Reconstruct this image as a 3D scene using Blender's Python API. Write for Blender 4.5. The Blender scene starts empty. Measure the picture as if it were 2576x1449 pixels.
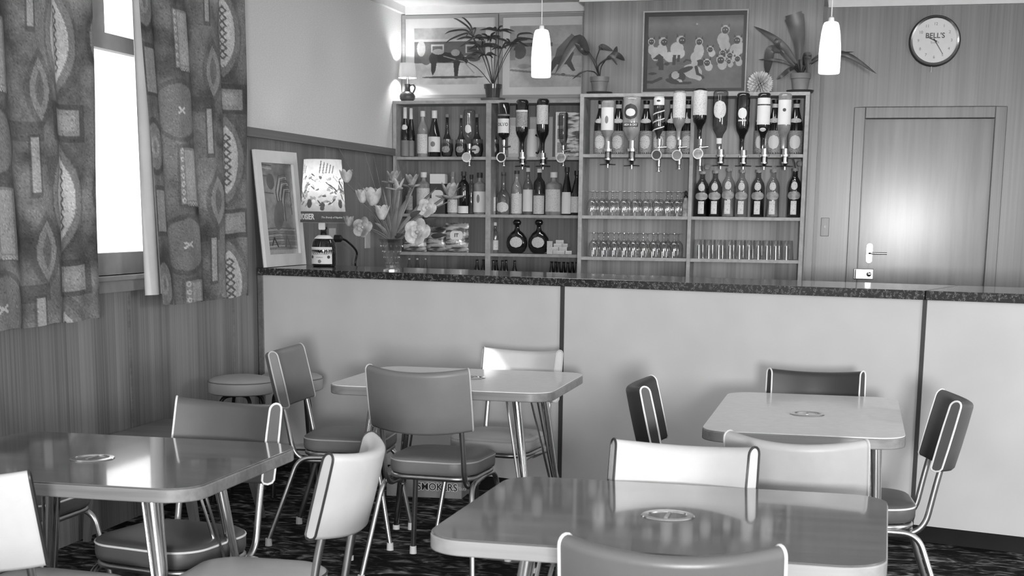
import bpy, bmesh, math, random
import numpy as np
from mathutils import Vector, Matrix
sin, cos, pi = math.sin, math.cos, math.pi
random.seed(7); NR = np.random.RandomState(5)
S = bpy.context.scene
COL = S.collection

# ------------------------------------------------------------------ camera
YAW, PITCH, ROLL, FPX, CX, CY, CH = .2331, .1789, .01064, 3615., 1284., 1195.6, 1.42
def cam_axes():
    f = Vector((-sin(YAW)*cos(PITCH), cos(YAW)*cos(PITCH), -sin(PITCH)))
    r = Vector((cos(YAW), sin(YAW), 0)); d = f.cross(r)
    return cos(ROLL)*r - sin(ROLL)*d, sin(ROLL)*r + cos(ROLL)*d, f
CR, CD, CF = cam_axes()
CO = Vector((0, 0, CH))
def ray(px, py): return CR*((px-CX)/FPX) + CD*((py-CY)/FPX) + CF
def atz(px, py, z): d = ray(px, py); return CO + d*((z-CH)/d.z)
def aty(px, py, y): d = ray(px, py); return CO + d*(y/d.y)
def atx(px, py, x): d = ray(px, py); return CO + d*(x/d.x)
def dep(P): return (Vector(P)-CO).dot(CF)
def msz(npx, P): return npx*dep(P)/FPX            # pixels -> metres at P
cd = bpy.data.cameras.new('camera'); cam = bpy.data.objects.new('camera', cd); COL.objects.link(cam)
cam.matrix_world = Matrix(((CR.x, -CD.x, -CF.x, 0), (CR.y, -CD.y, -CF.y, 0), (CR.z, -CD.z, -CF.z, CH), (0, 0, 0, 1)))
cd.sensor_width = 58.7; cd.sensor_fit = 'HORIZONTAL'; cd.lens = FPX/2576*58.7
cd.shift_x = (1288-CX)/2576; cd.shift_y = (CY-724.5)/2576
cd.dof.use_dof = True; cd.dof.focus_distance = 6.6; cd.dof.aperture_fstop = 18
S.camera = cam

# ------------------------------------------------------------------ world, lights, exposure
S.view_settings.view_transform = 'Standard'; S.view_settings.look = 'None'
S.view_settings.gamma = 1; S.view_settings.exposure = 0.0; S.view_settings.use_curve_mapping = False
w = bpy.data.worlds.new('daylight'); S.world = w; w.use_nodes = True
w.node_tree.nodes['Background'].inputs[0].default_value = (1, 1, 1, 1)
w.node_tree.nodes['Background'].inputs[1].default_value = 3.0
def area(name, loc, target, sx, sy, watts, spread=180):
    l = bpy.data.lights.new(name, 'AREA'); l.shape = 'RECTANGLE'; l.size = sx; l.size_y = sy; l.energy = watts
    l.spread = math.radians(spread)
    o = bpy.data.objects.new(name, l); COL.objects.link(o); o.location = loc
    o.rotation_euler = (Vector(target)-Vector(loc)).to_track_quat('-Z', 'Y').to_euler(); return o
area('flood_lamp', (.62, -2.3, 1.36), (-.5, 7.0, 1.0), .45, .45, 350)
sl = bpy.data.lights.new('sun', 'SUN'); sl.energy = 14; sl.angle = .009
SUND = Vector((6.0, -4.45, 1.52)); so_ = bpy.data.objects.new('sun', sl); COL.objects.link(so_); so_.rotation_euler = SUND.to_track_quat('Z', 'Y').to_euler(); so_.location = (8, -2, 4)
area('rear_fill', (.3, -2.9, 1.75), (.0, 6, 1.1), 3.6, 1.2, 150)  # added ambient fill behind the camera; the front wall has no opening
area('side_fill', (4.4, 3.6, 1.8), (-3.0, 7.4, 1.6), 1.8, 1.1, 200)  # added fill from the right to brighten the left wall, no opening here
area('bar_overhead_fill', (-1.2, 8.7, 2.79), (-1.2, 8.9, 0), 2.4, .2, 16)  # area light added over the back bar, no fitting is modelled

# ------------------------------------------------------------------ helpers
def link(o): COL.objects.link(o); return o
def thing(name, label, cat, loc=(0, 0, 0), rz=0, group=None):
    o = link(bpy.data.objects.new(name, None)); o.location = loc; o.rotation_euler = (0, 0, rz)
    o.empty_display_size = .05
    o['label'] = label; o['category'] = cat
    if group: o['group'] = group
    return o
def tag(o, label, cat, group=None, kind=None):
    o['label'] = label; o['category'] = cat
    if group: o['group'] = group
    if kind: o['kind'] = kind
    return o
class MB:
    def __init__(s): s.v = []; s.f = []
    def add(s, vs, fs):
        b = len(s.v); s.v += [tuple(v) for v in vs]; s.f += [tuple(b+i for i in f) for f in fs]; return s
    def box(s, x0, x1, y0, y1, z0, z1):
        return s.add([(x0,y0,z0),(x1,y0,z0),(x1,y1,z0),(x0,y1,z0),(x0,y0,z1),(x1,y0,z1),(x1,y1,z1),(x0,y1,z1)],
                     [(0,3,2,1),(4,5,6,7),(0,1,5,4),(1,2,6,5),(2,3,7,6),(3,0,4,7)])
    def quad(s, a, b, c, d): return s.add([a, b, c, d], [(0, 1, 2, 3)])
    def tube(s, pts, r, n=10, closed=False, r2=None):
        pts = [Vector(p) for p in pts]; m = len(pts); vs = []; fs = []
        up = None
        for i, p in enumerate(pts):
            if closed: t = pts[(i+1) % m]-pts[i-1]
            else: t = pts[min(i+1, m-1)]-pts[max(i-1, 0)]
            t.normalize()
            if up is None: up = t.orthogonal().normalized()
            else:
                up = up - t*up.dot(t)
                up = up.normalized() if up.length > 1e-6 else t.orthogonal().normalized()
            b = t.cross(up)
            rr = r if r2 is None else r+(r2-r)*i/(m-1)
            for k in range(n):
                a = 2*pi*k/n; vs.append(p+(up*cos(a)+b*sin(a))*rr)
        last = m if closed else m-1
        for i in range(last):
            j = (i+1) % m
            for k in range(n):
                l = (k+1) % n; fs.append((i*n+k, i*n+l, j*n+l, j*n+k))
        if not closed:
            fs.append(tuple(range(n-1, -1, -1))); fs.append(tuple((m-1)*n+k for k in range(n)))
        return s.add(vs, fs)
    def lathe(s, prof, n=20, c=(0, 0, 0), sy=1.0):
        vs = []; fs = []; rings = []
        for r, z in prof:
            if r < 1e-6: rings.append([len(vs)]); vs.append((c[0], c[1], c[2]+z))
            else:
                rings.append([len(vs)+k for k in range(n)])
                for k in range(n):
                    a = 2*pi*k/n; vs.append((c[0]+r*cos(a), c[1]+r*sin(a)*sy, c[2]+z))
        for A, B in zip(rings, rings[1:]):
            if len(A) == 1 and len(B) == 1: continue
            for k in range(n):
                l = (k+1) % n
                if len(A) == 1: fs.append((A[0], B[l], B[k]))
                elif len(B) == 1: fs.append((A[k], A[l], B[0]))
                else: fs.append((A[k], A[l], B[l], B[k]))
        return s.add(vs, fs)
    def prism(s, out, z0, z1):
        n = len(out); s.add([(x, y, z0) for x, y in out]+[(x, y, z1) for x, y in out],
              [tuple(range(n-1, -1, -1)), tuple(range(n, 2*n))]+[(i, (i+1) % n, n+(i+1) % n, n+i) for i in range(n)])
        return s
    def ball(s, c, rx, ry, rz, n=12, m=8, rot=None):
        vs = []; fs = []
        for j in range(m+1):
            t = pi*j/m
            for k in range(n):
                a = 2*pi*k/n; v = Vector((rx*sin(t)*cos(a), ry*sin(t)*sin(a), rz*cos(t)))
                if rot: v = rot @ v
                vs.append(v+Vector(c))
        for j in range(m):
            for k in range(n):
                l = (k+1) % n; fs.append((j*n+k, (j+1)*n+k, (j+1)*n+l, j*n+l))
        return s.add(vs, fs)
    def build(s, name, mat, parent=None, smooth=True, loc=None, bev=0, ang=40, subd=0, fix=True):
        me = bpy.data.meshes.new(name); me.from_pydata(s.v, [], s.f); me.update()
        if fix:
            bm = bmesh.new(); bm.from_mesh(me); bmesh.ops.remove_doubles(bm, verts=bm.verts, dist=1e-6)
            bmesh.ops.recalc_face_normals(bm, faces=bm.faces); bm.to_mesh(me); bm.free()
        o = link(bpy.data.objects.new(name, me)); me.materials.append(mat)
        if loc is not None: o.location = loc
        if parent: o.parent = parent
        if smooth: me.shade_smooth(); me.set_sharp_from_angle(angle=math.radians(ang))
        if bev:
            b = o.modifiers.new('bevel', 'BEVEL'); b.width = bev; b.segments = 2; b.limit_method = 'ANGLE'
        if subd:
            b = o.modifiers.new('subd', 'SUBSURF'); b.levels = subd; b.render_levels = subd
        return o
def fillet(pts, r, n=6):
    pts = [Vector(p) for p in pts]; out = [pts[0]]
    for a, b, c in zip(pts, pts[1:], pts[2:]):
        u = (a-b); v = (c-b); d = min(r, u.length*.49, v.length*.49)
        p = b+u.normalized()*d; q = b+v.normalized()*d
        for i in range(n+1):
            t = i/n; out.append(p*(1-t)**2+b*2*t*(1-t)+q*t*t)
    out.append(pts[-1]); return out
def spline(pts, n=8):
    P = [Vector(p) for p in pts]; P = [P[0]*2-P[1]]+P+[P[-1]*2-P[-2]]; out = []
    for i in range(1, len(P)-2):
        for k in range(n):
            t = k/n; a, b, c, d = P[i-1], P[i], P[i+1], P[i+2]
            out.append(.5*((2*b)+(c-a)*t+(2*a-5*b+4*c-d)*t*t+(3*b-a-3*c+d)*t**3))
    out.append(P[-2]); return out
def rrect(hx, hy, r, n=6, cx=0, cy=0):
    o = []
    for sx, sy, a0 in ((1, 1, 0), (-1, 1, 90), (-1, -1, 180), (1, -1, 270)):
        for k in range(n+1):
            a = math.radians(a0+90*k/n); o.append((cx+sx*(hx-r)+r*cos(a), cy+sy*(hy-r)+r*sin(a)))
    return o
def dup(root, loc, rz, label=None, group=None, scale=None):
    r = root.copy(); link(r); r.location = loc; r.rotation_euler = (0, 0, rz)
    if label: r['label'] = label
    if group: r['group'] = group
    if scale: r.scale = scale
    for ch in list(root.children):
        c = ch.copy(); link(c); c.parent = r
        for g in ch.children: d = g.copy(); link(d); d.parent = c
    return r
def text_mesh(txt, size, bold=0.0, ext=.0006, shear=0, align='CENTER', sx=1):
    cu = bpy.data.curves.new('t', 'FONT'); cu.body = txt; cu.size = size; cu.offset = bold*size; cu.extrude = ext
    cu.align_x = align; cu.align_y = 'CENTER'; cu.shear = shear; cu.resolution_u = 3
    o = link(bpy.data.objects.new('t', cu)); dg = bpy.context.evaluated_depsgraph_get(); dg.update()
    me = bpy.data.meshes.new_from_object(o.evaluated_get(dg)); bpy.data.objects.remove(o); bpy.data.curves.remove(cu)
    V = [(v.co.x*sx, v.co.y, v.co.z) for v in me.vertices]; F = [tuple(p.vertices) for p in me.polygons]
    bpy.data.meshes.remove(me); return V, F
def text_obj(name, txt, size, mat, parent, loc, radius=None, bold=0, shear=0, sx=1, rz=0, ext=.0006, tilt=None):
    V, F = text_mesh(txt, size, bold, ext, shear, sx=sx); m = MB(); vs = []
    for x, y, z in V:
        if radius:
            a = x/radius; vs.append((sin(a)*(radius+z), -cos(a)*(radius+z), y))
        else: vs.append((x, -z, y))
    m.add(vs, F); o = m.build(name, mat, parent, smooth=False, loc=loc, fix=False); o.rotation_euler = (0, 0, rz)
    if tilt: o.rotation_euler = tilt
    return o

# ------------------------------------------------------------------ materials (all greys: the place is known in black and white only)
def nm(name):
    m = bpy.data.materials.new(name); m.use_nodes = True; nt = m.node_tree; b = nt.nodes['Principled BSDF']; return m, nt, b
def g(v): return (v, v, v, 1)
def setb(b, rough=.5, metal=0, coat=0, coat_r=.1, spec=.5, trans=0, ior=1.45):
    b.inputs['Roughness'].default_value = rough; b.inputs['Metallic'].default_value = metal
    b.inputs['Coat Weight'].default_value = coat; b.inputs['Coat Roughness'].default_value = coat_r
    b.inputs['Specular IOR Level'].default_value = spec; b.inputs['Transmission Weight'].default_value = trans
    b.inputs['IOR'].default_value = ior
def noise_mat(name, lo, hi, scale=(8, 8, 8), detail=4, nscale=1.0, bump=0, bscale=None, cr=(.35, .65), **k):
    m, nt, b = nm(name); setb(b, **k); N = nt.nodes.new; L = nt.links.new
    tc = N('ShaderNodeTexCoord'); mp = N('ShaderNodeMapping'); mp.inputs['Scale'].default_value = scale
    no = N('ShaderNodeTexNoise'); no.inputs['Scale'].default_value = nscale; no.inputs['Detail'].default_value = detail
    ra = N('ShaderNodeValToRGB'); ra.color_ramp.elements[0].position = cr[0]; ra.color_ramp.elements[1].position = cr[1]
    ra.color_ramp.elements[0].color = g(lo); ra.color_ramp.elements[1].color = g(hi)
    L(tc.outputs['Object'], mp.inputs[0]); L(mp.outputs[0], no.inputs['Vector']); L(no.outputs['Fac'], ra.inputs[0])
    L(ra.outputs[0], b.inputs['Base Color'])
    if bump:
        n2 = N('ShaderNodeTexNoise'); n2.inputs['Scale'].default_value = bscale or 60; n2.inputs['Detail'].default_value = 3
        L(tc.outputs['Object'], n2.inputs['Vector'])
        bp = N('ShaderNodeBump'); bp.inputs['Strength'].default_value = bump; bp.inputs['Distance'].default_value = .002
        L(n2.outputs['Fac'], bp.inputs['Height']); L(bp.outputs[0], b.inputs['Normal'])
    return m
def wood_mat(name, lo, hi, axis='z', fine=90, coarse=6, along=1.2, joints=None, joint_axis=1, jw=.006, jval=.5, **k):
    """long grain streaks along one axis, optional panel joints at given spacing"""
    m, nt, b = nm(name); setb(b, **k); N = nt.nodes.new; L = nt.links.new
    tc = N('ShaderNodeTexCoord')
    def nz(sc, det, sc2):
        mp = N('ShaderNodeMapping'); v = [sc, sc, sc]; v['xyz'.index(axis)] = sc2; mp.inputs['Scale'].default_value = v
        no = N('ShaderNodeTexNoise'); no.inputs['Scale'].default_value = 1; no.inputs['Detail'].default_value = det
        no.inputs['Distortion'].default_value = .3
        L(tc.outputs['Object'], mp.inputs[0]); L(mp.outputs[0], no.inputs['Vector']); return no
    a = nz(fine, 3, along); c = nz(coarse, 3, along*.35)
    mx = N('ShaderNodeMath'); mx.operation = 'MULTIPLY_ADD'; mx.inputs[1].default_value = .45
    m2 = N('ShaderNodeMath'); m2.operation = 'MULTIPLY'; m2.inputs[1].default_value = .55
    L(c.outputs['Fac'], m2.inputs[0]); L(a.outputs['Fac'], mx.inputs[0]); L(m2.outputs[0], mx.inputs[2])
    ra = N('ShaderNodeValToRGB'); ra.color_ramp.elements[0].position = .38; ra.color_ramp.elements[1].position = .62
    ra.color_ramp.elements[0].color = g(lo); ra.color_ramp.elements[1].color = g(hi)
    L(mx.outputs[0], ra.inputs[0]); L(ra.outputs[0], b.inputs['Base Color'])
    return m
def plain(name, v, var=.08, sc=12, **k): return noise_mat(name, v*(1-var), min(1, v*(1+var)), (sc,)*3, **k)
M = {}
M['plaster'] = noise_mat('woven_wallpaper', .68, .76, (60, 60, 160), detail=3, bump=.05, bscale=300, rough=.8, spec=.2)
M['ceiling'] = plain('ceiling_paint', .78, .03, rough=.85)
M['white_trim'] = plain('white_trim_paint', .74, .03, rough=.45)
M['cream_trim'] = plain('cream_trim_paint', .52, .05, rough=.5)
M['panel'] = wood_mat('wood_wall_panel', .125, .25, 'z', 85, 7, .7, rough=.4, coat=.25, coat_r=.28)
M['panel_light'] = wood_mat('wood_wall_panel_light', .125, .215, 'z', 60, 8, .8, rough=.36, coat=.4, coat_r=.2)
M['rail'] = wood_mat('stained_rail_wood', .12, .19, 'y', 60, 8, .9, rough=.42)
M['door'] = wood_mat('polished_door_veneer', .15, .24, 'z', 26, 4, 1.6, rough=.42, coat=.30, coat_r=.175)
M['frame_wood'] = wood_mat('dark_architrave_wood', .11, .17, 'z', 60, 8, 1, rough=.35, coat=.3, coat_r=.2)
M['shelf'] = plain('shelf_edge_wood', .36, .12, 30, rough=.5)
M['shelf_back_lit'] = wood_mat('lit_shelf_back_panel', .22, .40, 'z', 60, 9, .5, rough=.5)  # same wood as the left unit's back, with stronger light put into its colour
M['shelf_back'] = wood_mat('shelf_back_panel', .13, .25, 'z', 60, 9, .5, rough=.5)
M['laminate'] = noise_mat('pale_bar_laminate', .53, .58, (3, 3, 3), detail=2, rough=.32, coat=.12, coat_r=.12, spec=.35)
M['joint'] = plain('dark_joint_strip', .05, rough=.4)
M['chrome'] = noise_mat('chrome_tube', .66, .72, (5, 5, 5), rough=.17, metal=1)
M['chrome_dull'] = noise_mat('worn_chrome_tube', .46, .54, (9, 9, 9), rough=.34, metal=1)
M['black_tube'] = plain('black_enamel_tube', .02, rough=.3)
M['rubber'] = plain('white_rubber', .72, .04, rough=.6)
M['black'] = plain('black_plastic', .015, rough=.35)
M['dark'] = plain('dark_grey', .05, rough=.5)
M['mid'] = plain('mid_grey', .22, rough=.6)
M['white'] = plain('white_paper', .75, .03, rough=.6)
M['paper'] = noise_mat('printed_paper', .40, .64, (120, 120, 260), detail=2, cr=(.36, .46), rough=.55)
M['paper_mid'] = noise_mat('grey_printed_paper', .20, .36, (110, 110, 220), detail=2, cr=(.4, .52), rough=.55)
M['carton'] = plain('pale_carton', .48, .06, rough=.7)
M['foil'] = noise_mat('striped_foil', .10, .62, (10, 10, 46), detail=3, cr=(.42, .56), rough=.3, metal=.3, bump=.8, bscale=60)
def vinyl(name, v, r=.42): return noise_mat(name, v*.93, v*1.07, (6, 6, 6), bump=.12, bscale=500, rough=r, spec=.45)
M['v_mid'] = vinyl('mid_grey_vinyl', .17); M['v_mid2'] = vinyl('grey_vinyl', .20)
M['v_light'] = vinyl('pale_grey_vinyl', .37); M['v_pale'] = vinyl('light_vinyl', .55)
M['v_dark'] = vinyl('dark_vinyl', .042); M['v_dark2'] = vinyl('charcoal_vinyl', .085); M['v_white'] = vinyl('white_vinyl', .52)
M['v_front'] = vinyl('slate_vinyl', .115, .35)
M['pipe_w'] = plain('white_piping', .72, .03, rough=.4); M['pipe_d'] = plain('dark_piping', .03, rough=.4)
M['pipe_l'] = plain('pale_piping', .45, .03, rough=.4)
M['top_wood'] = wood_mat('dark_wood_laminate', .095, .165, 'x', 120, 14, 2.5, rough=.16, coat=.75, coat_r=.055)
M['top_light'] = noise_mat('pale_linen_laminate', .66, .72, (30, 30, 30), rough=.3, coat=.35, coat_r=.1)
M['edge_light'] = wood_mat('pale_table_edge', .27, .34, 'x', 60, 10, 3, rough=.35)
M['edge_mid'] = wood_mat('brown_table_edge', .16, .26, 'x', 60, 10, 3, rough=.35)
M['leg_wood'] = wood_mat('tapered_wooden_leg', .10, .17, 'z', 60, 10, 3, rough=.4)
M['leaf'] = noise_mat('dark_leaf', .035, .07, (9, 9, 9), rough=.35)
M['leaf_mid'] = noise_mat('fresh_leaf', .10, .20, (9, 9, 9), rough=.45)
M['petal'] = noise_mat('pale_petal', .38, .62, (30, 30, 30), rough=.6)
M['petal_mid'] = noise_mat('grey_petal', .22, .46, (30, 30, 30), rough=.6)
M['terracotta'] = plain('terracotta_pot', .16, .15, rough=.45); M['pot_dark'] = plain('glazed_dark_pot', .05, .2, rough=.2)
M['saucer'] = plain('dark_saucer', .035, rough=.25)
M['curtain_plain'] = plain('white_curtain_lining', .72, .03, rough=.85)

def carpet():
    m, nt, b = nm('streaked_dark_carpet'); setb(b, rough=.95, spec=.1); N = nt.nodes.new; L = nt.links.new
    tc = N('ShaderNodeTexCoord')
    def nz(scv, nsc, det, dist=0):
        mp = N('ShaderNodeMapping'); mp.inputs['Scale'].default_value = scv; no = N('ShaderNodeTexNoise')
        no.inputs['Scale'].default_value = nsc; no.inputs['Detail'].default_value = det; no.inputs['Distortion'].default_value = dist
        L(tc.outputs['Object'], mp.inputs[0]); L(mp.outputs[0], no.inputs['Vector']); return no
    a = nz((1, 1.9, 1), 8, 10, 1.8); c = nz((1, 2.2, 1), 2.2, 3, .8)
    mx = N('ShaderNodeMath'); mx.operation = 'MULTIPLY_ADD'; mx.inputs[1].default_value = .68
    m2 = N('ShaderNodeMath'); m2.operation = 'MULTIPLY'; m2.inputs[1].default_value = .32
    L(c.outputs['Fac'], m2.inputs[0]); L(a.outputs['Fac'], mx.inputs[0]); L(m2.outputs[0], mx.inputs[2])
    ra = N('ShaderNodeValToRGB'); e = ra.color_ramp.elements
    e[0].position = .46; e[0].color = g(.010); e[1].position = .66; e[1].color = g(.36)
    k = e.new(.54); k.color = g(.055)
    L(mx.outputs[0], ra.inputs[0]); L(ra.outputs[0], b.inputs['Base Color'])
    n3 = nz((1, 1, 1), 260, 2); bp = N('ShaderNodeBump'); bp.inputs['Strength'].default_value = .6; bp.inputs['Distance'].default_value = .004
    L(n3.outputs['Fac'], bp.inputs['Height']); L(bp.outputs[0], b.inputs['Normal']); return m
M['carpet'] = carpet()
def speckle():
    m, nt, b = nm('speckled_black_laminate'); setb(b, rough=.25, coat=.6, coat_r=.08); N = nt.nodes.new; L = nt.links.new
    tc = N('ShaderNodeTexCoord'); no = N('ShaderNodeTexNoise'); no.inputs['Scale'].default_value = 95; no.inputs['Detail'].default_value = 1
    no.inputs['Distortion'].default_value = 2.5
    s1 = N('ShaderNodeMath'); s1.operation = 'SUBTRACT'; s1.inputs[1].default_value = .5
    s2 = N('ShaderNodeMath'); s2.operation = 'ABSOLUTE'
    v = N('ShaderNodeTexNoise'); v.inputs['Scale'].default_value = 60
    s3 = N('ShaderNodeMath'); s3.operation = 'LESS_THAN'; s3.inputs[1].default_value = .018
    s4 = N('ShaderNodeMath'); s4.operation = 'GREATER_THAN'; s4.inputs[1].default_value = .52
    s5 = N('ShaderNodeMath'); s5.operation = 'MULTIPLY'
    L(tc.outputs['Object'], no.inputs['Vector']); L(tc.outputs['Object'], v.inputs['Vector'])
    L(no.outputs['Fac'], s1.inputs[0]); L(s1.outputs[0], s2.inputs[0]); L(s2.outputs[0], s3.inputs[0])
    L(v.outputs['Fac'], s4.inputs[0]); L(s3.outputs[0], s5.inputs[0]); L(s4.outputs[0], s5.inputs[1])
    ra = N('ShaderNodeValToRGB'); ra.color_ramp.elements[0].color = g(.02); ra.color_ramp.elements[1].color = g(.42)
    L(s5.outputs[0], ra.inputs[0]); L(ra.outputs[0], b.inputs['Base Color']); return m
M['counter'] = speckle()
def thin_glass(name, tint=.88, edge=.25, blend=.35, refl=.9, rough=.03, f0=.05):
    m = bpy.data.materials.new(name); m.use_nodes = True; nt = m.node_tree; nt.nodes.clear(); N = nt.nodes.new; L = nt.links.new
    out = N('ShaderNodeOutputMaterial'); mix = N('ShaderNodeMixShader'); tr = N('ShaderNodeBsdfTransparent'); gl = N('ShaderNodeBsdfGlossy')
    lw = N('ShaderNodeLayerWeight'); lw.inputs['Blend'].default_value = blend
    ra = N('ShaderNodeValToRGB'); ra.color_ramp.elements[0].color = g(tint); ra.color_ramp.elements[1].color = g(edge); ra.color_ramp.elements[0].position = .3
    no = N('ShaderNodeTexNoise'); no.inputs['Scale'].default_value = 14
    pw = N('ShaderNodeMath'); pw.operation = 'POWER'; pw.inputs[1].default_value = 4.0
    fr = N('ShaderNodeMath'); fr.operation = 'MULTIPLY_ADD'; fr.inputs[1].default_value = .8; fr.inputs[2].default_value = f0
    l2 = N('ShaderNodeLayerWeight'); l2.inputs['Blend'].default_value = .5
    L(l2.outputs['Facing'], pw.inputs[0]); L(pw.outputs[0], fr.inputs[0])
    gl.inputs['Roughness'].default_value = rough; gl.inputs['Color'].default_value = g(refl)
    L(lw.outputs['Facing'], ra.inputs[0]); L(ra.outputs[0], tr.inputs[0]); L(fr.outputs[0], mix.inputs[0])
    L(tr.outputs[0], mix.inputs[1]); L(gl.outputs[0], mix.inputs[2]); L(mix.outputs[0], out.inputs[0]); return m
M['glass'] = thin_glass('clear_glass'); M['glass_dim'] = thin_glass('tinted_bottle_glass', .6, .12)
M['crystal'] = thin_glass('sparkling_glassware', .93, .50, .4, 1.0, .02, .12)
M['cut_crystal'] = thin_glass('cut_crystal', .85, .6, .4, 1.0, .15, .42)
M['window_glass'] = thin_glass('window_pane_glass', .97, .9, .2)
M['liquid'] = plain('dark_spirit', .012, rough=.08, coat=1, coat_r=.02)
M['bottle_dark'] = plain('dark_bottle_glass', .012, .2, rough=.06, coat=1, coat_r=.02)
M['bottle_pale'] = noise_mat('pale_filled_bottle', .20, .36, (20, 20, 9), rough=.08, coat=1, coat_r=.03)
M['bottle_mid'] = noise_mat('amber_filled_bottle', .07, .17, (20, 20, 9), rough=.08, coat=1, coat_r=.03)
def opal():
    m, nt, b = nm('lit_opal_glass'); setb(b, rough=.25); b.inputs['Base Color'].default_value = g(.85)
    N = nt.nodes.new; L = nt.links.new
    no = N('ShaderNodeTexNoise'); no.inputs['Scale'].default_value = 3; mr = N('ShaderNodeMapRange')
    mr.inputs[3].default_value = 1.35; mr.inputs[4].default_value = 1.6; tc = N('ShaderNodeTexCoord')
    L(tc.outputs['Object'], no.inputs['Vector']); L(no.outputs['Fac'], mr.inputs[0])
    b.inputs['Emission Color'].default_value = (1, 1, 1, 1); L(mr.outputs[0], b.inputs['Emission Strength']); return m
M['opal'] = opal()
def attr_mat(name, rough=.6, translucent=0, coat=0, weave=0):
    m, nt, b = nm(name); setb(b, rough=rough, coat=coat, coat_r=.15); N = nt.nodes.new; L = nt.links.new
    at = N('ShaderNodeAttribute'); at.attribute_name = 'paint'
    no = N('ShaderNodeTexNoise'); no.inputs['Scale'].default_value = 180 if weave else 40; no.inputs['Detail'].default_value = 4
    tc = N('ShaderNodeTexCoord'); L(tc.outputs['Object'], no.inputs['Vector'])
    mr = N('ShaderNodeMapRange'); mr.inputs[3].default_value = .8; mr.inputs[4].default_value = 1.2; L(no.outputs['Fac'], mr.inputs[0])
    mx = N('ShaderNodeVectorMath'); mx.operation = 'SCALE'; L(at.outputs['Color'], mx.inputs[0]); L(mr.outputs[0], mx.inputs['Scale'])
    L(mx.outputs[0], b.inputs['Base Color'])
    if translucent:
        out = nt.nodes['Material Output']; t = N('ShaderNodeBsdfTranslucent'); s = N('ShaderNodeMixShader'); s.inputs[0].default_value = translucent
        L(mx.outputs[0], t.inputs[0]); L(b.outputs[0], s.inputs[1]); L(t.outputs[0], s.inputs[2]); L(s.outputs[0], out.inputs[0])
    return m
M['cloth'] = attr_mat('patterned_curtain_cloth', .85, .12, weave=1)
M['painting'] = attr_mat('painted_print', .35, coat=.3)
M['shade_print'] = attr_mat('printed_lampshade', .7, .6)
def shade_plain():
    m, nt, b = nm('pale_fabric_shade'); setb(b, rough=.8); N = nt.nodes.new; L = nt.links.new
    no = N('ShaderNodeTexNoise'); no.inputs['Scale'].default_value = 200
    ra = N('ShaderNodeValToRGB'); ra.color_ramp.elements[0].color = g(.62); ra.color_ramp.elements[1].color = g(.78)
    L(no.outputs['Fac'], ra.inputs[0]); L(ra.outputs[0], b.inputs['Base Color'])
    out = nt.nodes['Material Output']; t = N('ShaderNodeBsdfTranslucent'); s = N('ShaderNodeMixShader'); s.inputs[0].default_value = .4
    L(ra.outputs[0], t.inputs[0]); L(b.outputs[0], s.inputs[1]); L(t.outputs[0], s.inputs[2]); L(s.outputs[0], out.inputs[0]); return m
M['shade'] = shade_plain()

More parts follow.
